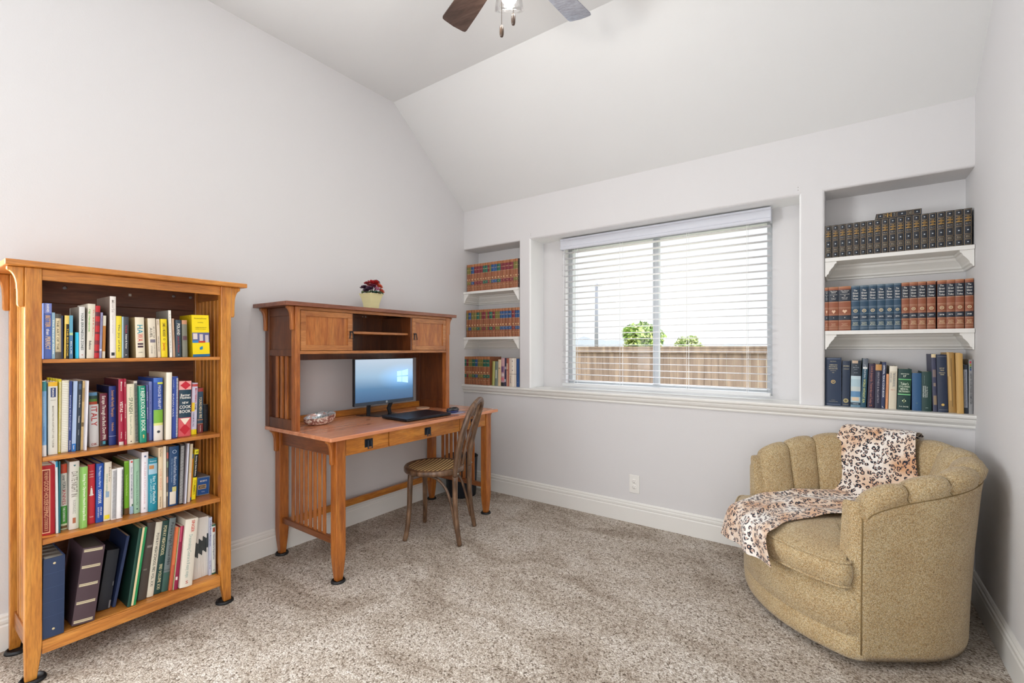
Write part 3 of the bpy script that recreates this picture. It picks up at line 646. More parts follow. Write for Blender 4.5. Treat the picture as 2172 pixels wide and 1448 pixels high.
b = B(); ring(b, .165, .425, [(0, .0), (.026, -.004), (.031, .002), (.031, .022), (.026, .029), (.012, .031), (0, .028), (-.004, .018)]); seat = b.obj('seat_ring', M_bent, chx)
tc = NT('woven_cane', .5); v = tc.coord(rot=(0, 0, R_(24)))
w1 = tc.n('ShaderNodeTexWave', wave_type='BANDS', bands_direction='X'); w1.inputs['Scale'].default_value = 26; tc.l(v, w1.inputs['Vector'])
w2 = tc.n('ShaderNodeTexWave', wave_type='BANDS', bands_direction='Y'); w2.inputs['Scale'].default_value = 26; tc.l(v, w2.inputs['Vector'])
w3 = tc.n('ShaderNodeTexWave', wave_type='BANDS', bands_direction='DIAGONAL'); w3.inputs['Scale'].default_value = 18; tc.l(v, w3.inputs['Vector'])
hh = tc.math('ADD', tc.math('MULTIPLY', w3.outputs['Fac'], .75), tc.math('MULTIPLY', tc.math('MULTIPLY', w1.outputs['Fac'], w2.outputs['Fac']), .3))
tc.color(tc.ramp(hh, [(.22, '#3a2818'), (.42, '#a98450'), (.7, '#d9bd86')])); tc.bump(hh, .5, .003)
b = B(); b.rings([[CL(SC[0]+r*cos(a), SC[1]+r*sin(a), z) for a in [2*pi*i/40 for i in range(40)]] for r, z in ((.168, .4525), (.12, .4515), (.06, .450), (.004, .4495))], capa=False); b.obj('cane_seat', tc.m, chx)
# front legs
for s in (-1, 1):
    p = spline([CL(.158, s*.118, .425), CL(.160, s*.124, .34), CL(.162, s*.130, .20), CL(.168, s*.146, .08), CL(.178, s*.162, .002)], 5)
    b = B(); b.tube(p, [.0180-.0035*i/len(p) for i in range(len(p))], 12); b.obj('leg', M_bent, chx)
# back legs rise into one arch
foot = lambda s: [CL(-.185, s*.162, .002), CL(-.168, s*.158, .10), CL(-.152, s*.152, .25), CL(-.150, s*.148, .42), CL(-.158, s*.148, .52), CL(-.183, s*.152, .64), CL(-.215, s*.146, .75), CL(-.248, s*.110, .845)]
L_ = foot(-1); Rr = foot(1)[::-1]
for s in (-1, 1):
    p = spline(foot(s)[:4], 5); b = B(); b.tube(p, [.0150+.003*i/len(p) for i in range(len(p))], 12); b.obj('leg', M_bent, chx)
arch = L_[3:]+[CL(-.268, 0, .888)]+Rr[:-3]
p = spline(arch, 7); b = B(); b.tube(p, .0170, 12); b.obj('back_hoop', M_bent, chx)
for s in (-1, 1):
    q = [CL(-.138, s*.045, .405), CL(-.140, s*.046, .47), CL(-.160, s*.052, .58), CL(-.192, s*.066, .70), CL(-.222, s*.080, .79), CL(-.243, s*.066, .852), CL(-.247, s*.030, .872), CL(-.240, s*.006, .846), CL(-.231, s*.006, .808), CL(-.222, s*.026, .780)]
    p = spline(q, 6); b = B(); b.tube(p, [.0095]*(len(p)-6)+[.009, .0085, .008, .007, .006, .0045], 10); b.obj('back_scroll', M_bent, chx)
# side braces: bent under the seat and down the back legs
for s in (-1, 1):
    q = [CL(.150, s*.122, .375), CL(.135, s*.125, .405), CL(.06, s*.132, .417), CL(-.03, s*.137, .395), CL(-.092, s*.140, .33), CL(-.128, s*.145, .22), CL(-.150, s*.150, .12), CL(-.160, s*.155, .075)]
    p = spline(q, 6); b = B(); b.tube(p, .0088, 10); b.obj('brace', M_bent, chx)
q = [CL(.160, -.118, .375), CL(.165, -.10, .405), CL(.165, 0, .417), CL(.165, .10, .405), CL(.160, .118, .375)]
b = B(); b.tube(spline(q, 6), .008, 10); b.obj('brace', M_bent, chx)
for s in (-1, 1):
    c_ = CL(-.1435, s*.045, .447); b = B(); b.ball(c_, .006, .006, .006, 10, 6); b.obj('screw', mat('#9a938a', .3, .7), chx)
    c_ = CL(-.168, s*.148, .440); b = B(); b.ball(c_, .006, .006, .006, 10, 6); b.obj('screw', mat('#9a938a', .3, .7), chx)
# ---------- armchair ----------
AC = Vector((2.775, -.476, 0)); af = Vector((-.822, -.570, 0)).normalized(); asd = Vector((.570, -.822, 0)).normalized()
def AL(f, s, z): return AC+af*f+asd*s+Vector((0, 0, z))
tf2 = NT('tweed_upholstery', .95)
v = tf2.coord(); wv = tf2.coord(scale=(1, 1, 1))
a1 = tf2.n('ShaderNodeTexVoronoi', feature='F1'); a1.inputs['Scale'].default_value = 330; tf2.l(v, a1.inputs['Vector'])
nn = tf2.noise(v, 260, 2, .7); n5 = tf2.noise(v, 7, 2)
c = tf2.ramp(a1.outputs['Distance'], [(.0, '#ecdcb4'), (.4, '#cdb88c'), (.75, '#7d6845')])
sep = tf2.n('ShaderNodeSeparateColor'); tf2.l(a1.outputs['Color'], sep.inputs[0])
c = tf2.mix(.45, c, tf2.ramp(sep.outputs[0], [(.0, '#a87c48'), (.35, '#ccb07c'), (.7, '#efe2c4'), (1, '#a08e6c')]), 'MIX')
c = tf2.mix(.5, c, tf2.ramp(nn, [(.3, '#a59a86'), (.6, '#ffffff')]), 'MULTIPLY'); c = tf2.mix(.3, c, tf2.ramp(n5, [(.35, '#d2b896'), (.65, '#ffffff')]), 'MULTIPLY')
tf2.color(c); tf2.bump(a1.outputs['Distance'], .55, .003); tf2.b.inputs['Sheen Weight'].default_value = .25; tf2.b.inputs['Sheen Roughness'].default_value = .4
M_tw = tf2.m
ac = thing('armchair', 'tan tweed barrel armchair with channel tufted back in the right corner', 'armchair', AC)
# plan centre line of the shell: right arm front -> back -> left arm front
RO = .385; FA = .205
def plan(t):
    """t 0..1 -> (f, s, nf, ns) on the outer line; n points outwards"""
    L1 = FA; L2 = pi*RO; tot = 2*L1+L2; d = t*tot
    if d < L1: return FA-d, RO, 0.0, 1.0
    if d > L1+L2: return d-L1-L2, -RO, 0.0, -1.0
    a = (d-L1)/RO; return -RO*sin(a), RO*cos(a), -sin(a), cos(a)
def hgt(t): return .655+.135*(sin(pi*t)**.62 if 0 < t < 1 else 0)
NCH = 11; SEG = 14; NT_ = NCH*SEG
def shell_profile(t, k=1.0):
    f, s, nf, ns = plan(t); h = hgt(t); back = sin(pi*min(max(t, 0), 1))
    ch = abs(sin(pi*NCH*t)); g = .021*(ch**.42-1.0)   # groove at channel seams
    fl = .010+.046*back
    pr = []
    def P(o, z): pr.append((f+nf*o, s+ns*o, z))
    P(.020, .035); P(.024, .06); P(.024+fl*.1, .20); P(.024+fl*.35, .42); P(.024+fl*.75, h-.12); P(.022+fl*.9, h-.085); P(.020+fl*.9, h-.078)
    P(.026+fl*.95+g, h-.066); P(.030+fl+g, h-.040); P(.014+fl+g*.7, h-.012+g*.6); P(-.012+fl*.9, h+g); P(-.040+fl*.8, h-.008+g); P(-.064+fl*.7-g*.6, h-.035+g*.4); P(-.078+fl*.62-g, h-.075); P(-.086+fl*.45-g, h-.13); P(-.100+fl*.1-g, h-.22); P(-.108-g, .40); P(-.11, .33); P(-.11, .30)
    return pr
b = B(); rs = []
base0 = shell_profile(0); base1 = shell_profile(1)
def cap_rows(base, sgn, order):
    out = []
    mo_ = .02-.045
    for k in range(1, 8):
        a = k/7*pi/2; sc_ = 1-.62*(1-cos(a)); df = .046*sin(a)
        row = []
        for (f, s, z) in base:
            sm = sgn*(RO-.043); row.append((f+df, sm+(s-sm)*sc_, min(z, .64+(z-.64)*sc_) if z > .5 else z))
        out.append(row)
    return out
rows_ = [shell_profile(i/NT_) for i in range(NT_+1)]
rows_ = cap_rows(base0, 1, 0)[::-1]+rows_+cap_rows(base1, -1, 1)
b.rings([[AL(*p) for p in r] for r in rows_], close=True); b.obj('shell', M_tw, ac)
# outside seam below the roll
b = B(); b.tube([AL(*[a_+(b_ if i_ < 2 else 0) for i_, (a_, b_) in enumerate(zip(r[6], (0, 0, 0)))]) for r in rows_[7:-7]], .0026, 6); b.obj('piping', mat('#7c6640', .9, name='dark_welt'), ac)
for r0 in (rows_[5], rows_[-6]):
    b = B(); b.tube([AL(*p) for p in r0[1:7]], .0026, 6); b.obj('piping', mat('#7c6640', .9, name='dark_welt'), ac)
M_welt = mat('#7c6640', .9, name='dark_welt')
for k in range(1, NCH):
    pr_ = shell_profile(k/NCH)
    b = B(); b.tube([AL(*p) for p in spline(pr_[6:17], 2)], .0022, 6); b.obj('channel_seam', M_welt, ac)
# lower body with a bowed front
def body_outline(off, n=12):
    pts = []
    for i in range(n+1):   # bowed front from right to left
        q = -1+2*i/n; s = -q*(RO+.020+off*.9); f = .247+off+(.150)*(1-abs(q)**2.2); pts.append((f, s))
    for i in range(1, 20):
        t_ = 1-i/20; f, s, nf, ns = plan(t_); pts.append((f+nf*(.016+off), s+ns*(.016+off)))
    for _ in range(3): pts = [q for i in range(len(pts)) for q in ((pts[i][0]*.75+pts[(i+1) % len(pts)][0]*.25, pts[i][1]*.75+pts[(i+1) % len(pts)][1]*.25), (pts[i][0]*.25+pts[(i+1) % len(pts)][0]*.75, pts[i][1]*.25+pts[(i+1) % len(pts)][1]*.75))]
    return pts
b = B()
lv = [(-.02, .026), (-.006, .032), (.0, .05), (.003, .118), (-.001, .122), (.003, .126), (.004, .22), (.0, .285), (-.03, .298), (-.25, .30)]
b.rings([[AL(f, s, z) for f, s in body_outline(o if o > -.2 else -.1)] for o, z in lv], smooth=True); b.obj('lower_body', M_tw, ac)
b = B(); b.lathe([(.001, .001), (.25, .001), (.25, .012), (.20, .04), (.001, .04)], (AL(-.02, 0, 0).x, AL(-.02, 0, 0).y, 0), 36); b.obj('swivel_base', M_blackm, ac)
# seat cushion: T shape with bowed front
cpts = []
for i in range(15):
    q = -1+2*i/14; cpts.append((.300+.135*(1-abs(q)**2.4), -q*.395))
cpts += [(.262, -.398), (.248, -.375), (.245, -.315), (.235, -.285), (.12, -.280), (-.02, -.280)]
for i in range(1, 10):
    a = pi*i/10; cpts.append((-.02-.27*sin(a), -.28*cos(a)))
cpts += [(-.02, .280), (.12, .280), (.235, .285), (.245, .315), (.248, .375), (.262, .398)]
cpts = [tuple(p)[:2] for p in spline([(a_, b_, 0) for a_, b_ in cpts], 2, closed=True)]
def inset(pts, d):
    n = len(pts); out = []
    for i in range(n):
        a = Vector(pts[i-1]); c = Vector(pts[(i+1) % n]); t_ = (c-a).normalized(); nrm = Vector((t_.y, -t_.x)); out.append((pts[i][0]+nrm.x*d, pts[i][1]+nrm.y*d))
    return out
area_ = sum(cpts[i-1][0]*cpts[i][1]-cpts[i][0]*cpts[i-1][1] for i in range(len(cpts)))
sg = -1 if area_ > 0 else 1
def cush(d, z, scale=1):
    p = inset(cpts, sg*d) if d < .1 else cpts
    if scale != 1: p = [(.06+(f-.06)*scale, s*scale) for f, s in cpts]
    return [AL(f, s, z) for f, s in p]
b = B(); b.rings([cush(.03, .301), cush(.012, .305), cush(.0, .318), cush(-.008, .35), cush(-.006, .385), cush(.002, .402), cush(.014, .410), cush(0, .424, .88), cush(0, .440, .72), cush(0, .449, .45), cush(0, .451, .15)]); cu = b.obj('seat_cushion', M_tw, ac)
for z, d in ((.404, .0), (.312, .002)):
    b = B(); b.tube(cush(d, z), .0045, 8, closed=True); b.obj('piping', M_tw, cu)
b = B(); b.quad(AL(.447, .10, .395), AL(.452, .118, .395), AL(.452, .118, .362), AL(.447, .10, .362)); b.obj('care_tag', mat('#e8e6e0', .8), cu, solid=.001)
# ---------- leopard throw ----------
tl = NT('leopard_fleece', .85); v = tl.coord('UV', scale=(1, 1, 1))
nz = tl.n('ShaderNodeTexNoise'); nz.inputs['Scale'].default_value = 22; tl.l(v, nz.inputs['Vector'])
vm = tl.n('ShaderNodeMix', data_type='RGBA'); vm.inputs[0].default_value = .035; tl.l(v, vm.inputs[6]); tl.l(nz.outputs['Color'], vm.inputs[7])
vo = tl.n('ShaderNodeTexVoronoi', feature='F1', voronoi_dimensions='2D'); vo.inputs['Scale'].default_value = 45; vo.inputs['Randomness'].default_value = .85; tl.l(vm.outputs[2], vo.inputs['Vector'])
gap = tl.noise(v, 70, 1); d_ = vo.outputs['Distance']
ringm = tl.math('MULTIPLY', tl.math('GREATER_THAN', d_, .17), tl.math('LESS_THAN', d_, .42)); ringm = tl.math('MULTIPLY', ringm, tl.math('GREATER_THAN', gap, .45))
low = tl.noise(v, 5.5, 2); basec = tl.ramp(low, [(.40, '#efe9e2'), (.52, '#e0c7b0'), (.64, '#cf9f78')])
cen = tl.math('LESS_THAN', d_, .20); c = tl.mix(tl.math('MULTIPLY', cen, .65), basec, '#a87458'); c = tl.mix(ringm, c, '#1b1c2a')
tl.color(c); tl.b.inputs['Sheen Weight'].default_value = .3; tl.bump(tl.noise(v, 300, 2), .2, .002)
key = [  # (left f,s,z),(right f,s,z)
 ((-.376, -.268, .755), (-.462, .035, .755)), ((-.374, -.266, .775), (-.461, .036, .777)), ((-.360, -.262, .800), (-.442, .038, .806)), ((-.330, -.262, .806), (-.395, .045, .811)), ((-.285, -.262, .780), (-.345, .07, .790)),
 ((-.240, -.265, .68), (-.300, .10, .68)), ((-.205, -.268, .56), (-.275, .13, .57)), ((-.160, -.262, .475), (-.225, .14, .485)), ((-.09, -.262, .466), (-.14, .13, .470)),
 ((.0, -.275, .462), (-.02, .09, .464)), ((.12, -.318, .452), (.10, .065, .462)), ((.23, -.315, .443), (.21, .075, .456)), ((.31, -.265, .437), (.33, .10, .446)), ((.385, -.222, .434), (.395, .145, .440)),
 ((.438, -.212, .412), (.450, .165, .420)), ((.455, -.218, .36), (.462, .193, .375)), ((.461, -.228, .30), (.464, .220, .335)), ((.463, -.234, .262), (.462, .233, .305))]
for i_, dg_ in enumerate((17, 17, 17, 17, 16, 15, 13, 11, 8, 3)):
    a_ = R_(dg_); key[i_] = tuple((p[0]*cos(a_)-p[1]*sin(a_), p[0]*sin(a_)+p[1]*cos(a_), p[2]) for p in key[i_])
Lp = spline([k_[0] for k_ in key], 4); Rp = spline([k_[1] for k_ in key], 4); NW = 30
b = B(); grid = []; uv = {}
dist = 0; prev = None
for i, (l_, r_) in enumerate(zip(Lp, Rp)):
    mid = (l_+r_)/2
    if prev is not None: dist += (mid-prev).length
    prev = mid; row = []
    q = i/(len(Lp)-1); seatk = max(0, min(1, (q-.45)*6)); 
    for j in range(NW+1):
        w = j/NW; p = l_.lerp(r_, w)
        crown = 0
        fold = .0105*math.exp(-((w-.60-.10*sin(q*7))/.035)**2)*seatk + .004*abs(sin(w*9+q*5)) + .004*sin(w*17-q*9)*(.4+.6*seatk)
        if q > .82: fold += .012*sin(w*11+1.2)*(q-.82)*5; fold += .007*(1-math.cos(w*18))*(q-.82)*4
        if q < .62 and q > .25: fold += .008*(1+sin(w*13+q*14))*(1 if q > .42 else .5)
        if q > .84: p = p+Vector((max(fold, -.001), 0, 0))
        elif q < .14: p = p+Vector((-abs(fold)*.5, 0, 0))
        elif .22 < q < .40: p = p+Vector((abs(fold)*1.0, 0, abs(fold)*.3))
        else: p = p+Vector((0, 0, abs(fold)))
        if .2 < q < .45: # follow the barrel curve
            p = p+Vector((-.018*(1-(2*w-1)**2), 0, 0))
        vtx = b.bm.verts.new(AL(*p)); uv[vtx] = (w*.42, dist); row.append(vtx)
    grid.append(row)
ul = b.bm.loops.layers.uv.new('UVMap')
for i in range(len(grid)-1):
    for j in range(NW):
        f_ = b.bm.faces.new([grid[i][j], grid[i][j+1], grid[i+1][j+1], grid[i+1][j]]); f_.smooth = True
        for lp_ in f_.loops: lp_[ul].uv = uv[lp_.vert]
th = b.obj('leopard_throw', tl.m, solid=.004, sub=1)
tag(th, 'leopard print fleece throw draped over the armchair\'s back and seat', 'throw blanket')
# ---------- ceiling fan ----------
FX, FY = 1.645, -1.583
fan = thing('ceiling_fan', 'ceiling fan with five blades and a light kit', 'ceiling fan', (FX, FY, HC))
M_bronze = mat('#4a3c34', .35, .7); 
b = B(); b.lathe([(.001, 0), (.075, 0), (.078, -.02), (.06, -.04), (.10, -.055), (.115, -.075), (.115, -.135), (.10, -.155), (.05, -.165), (.001, -.165)], (FX, FY, HC-.001), 40); b.obj('motor_housing', M_bronze, fan)
b = B(); b.lathe([(.001, 0), (.055, 0), (.065, -.02), (.065, -.07), (.05, -.09), (.001, -.09)], (FX, FY, HC-.166), 32); b.obj('light_kit_body', M_bronze, fan)
Bw = [wood('fan_blade_walnut', '#3c2e28', '#54423a', '#6c5a50', 'x', .4, .2), wood('fan_blade_grey', '#9aa4b4', '#a9b3c4', '#b9c2d2', 'x', .35, .2)]
for k in range(5):
    a = YAW+pi/2+R_(31.5)-k*2*pi/5
    d = Vector((cos(a), sin(a), 0)); s_ = Vector((-sin(a), cos(a), 0)); zc = 2.875
    def BP(r, w_, dz=0): return Vector((FX, FY, zc+dz))+d*r+s_*w_+Vector((0, 0, w_*.20))
    b = B(); ol = [(.16, -.046), (.19, -.052), (.40, -.062), (.535, -.066), (.547, -.062), (.551, -.052), (.556, 0), (.551, .052), (.547, .062), (.535, .066), (.40, .062), (.19, .052), (.16, .046)]
    b.rings([[BP(r, w_, 0) for r, w_ in ol], [BP(r, w_, .006) for r, w_ in ol]], smooth=False); b.obj('blade', Bw[1] if k == 1 else Bw[0], fan, .0015)
    b = B(); b.prism([(0, 0)], 'z', 0, 0) if False else None
    b.rings([[Vector((FX, FY, zc-.006))+d*r+s_*w_ for r, w_ in ((.10, -.018), (.22, -.035), (.22, .035), (.10, .018))], [Vector((FX, FY, zc-.001))+d*r+s_*w_+Vector((0, 0, 0)) for r, w_ in ((.10, -.018), (.22, -.035), (.22, .035), (.10, .018))]], smooth=False); b.obj('blade_iron', M_bronze, fan)
gls = NT('clear_shade_glass', .02); gls.b.inputs['Transmission Weight'].default_value = 1; gls.b.inputs['IOR'].default_value = 1.25; gls.b.inputs['Base Color'].default_value = (.98, .98, .98, 1); gls.b.inputs['Alpha'].default_value = .35
M_bulb = mat('#fff1d8', .3, emit=14, name='lit_bulb')
for k, a in enumerate((YAW+pi/2+R_(0), YAW+pi/2+R_(120), YAW+pi/2-R_(120))):
    d = Vector((cos(a), sin(a), 0)); c0 = Vector((FX, FY, 2.862))+d*.055
    ax = (d*.55+Vector((0, 0, -1))).normalized(); u_ = ax.orthogonal().normalized(); w_ = ax.cross(u_)
    def ringp(r, h): return [c0+ax*h+(u_*cos(t_)+w_*sin(t_))*r for t_ in [2*pi*i/28 for i in range(28)]]
    b = B(); b.rings([ringp(.028, .02), ringp(.036, .04), ringp(.050, .10), ringp(.060, .155), ringp(.063, .175)], capa=False, capb=False); b.obj('glass_shade', gls.m, fan, solid=.003)
    b = B(); b.rings([ringp(.018, -.02), ringp(.022, .0), ringp(.030, .02), ringp(.028, .025)]); b.obj('socket', M_bronze, fan)
    b = B(); b.rings([ringp(.006, .03), ringp(.012, .04), ringp(.024, .075), ringp(.027, .095), ringp(.022, .112), ringp(.010, .122), ringp(.001, .124)]); b.obj('bulb', M_bulb, fan)
    l = bpy.data.lights.new('bulb_light', 'POINT'); l.energy = FAN_W; l.color = (1.0, .955, .90); l.shadow_soft_size = .03
    o = bpy.data.objects.new('bulb_light', l); col.objects.link(o); o.parent = fan; o.location = c0+ax*.13-Vector((FX, FY, HC))
for dx_, dn, z_end in ((-.030, .0, 2.500), (.018, -.02, 2.535)):
    p0 = Vector((FX, FY, 0))+Vector((cos(YAW), sin(YAW), 0))*dx_+Vector((-sin(YAW), cos(YAW), 0))*dn
    b = B()
    n_ = int((2.83-z_end-.05)/.0045)
    for i in range(n_): b.ball((p0.x, p0.y, z_end+.05+i*.0045), .0017, .0017, .0019, 6, 4)
    pc = b.obj('pull_chain', mat('#4a3c30', .4, .7), fan)
    b = B(); b.lathe([(.001, 0), (.006, .003), (.0085, .012), (.009, .025), (.0085, .038), (.006, .047), (.001, .051)], (p0.x, p0.y, z_end), 14); b.obj('pull_knob', wood('pull_knob_wood%d' % int(dx_*1000), '#2e2018', '#4a3628', '#6e543c', 'z'), pc)
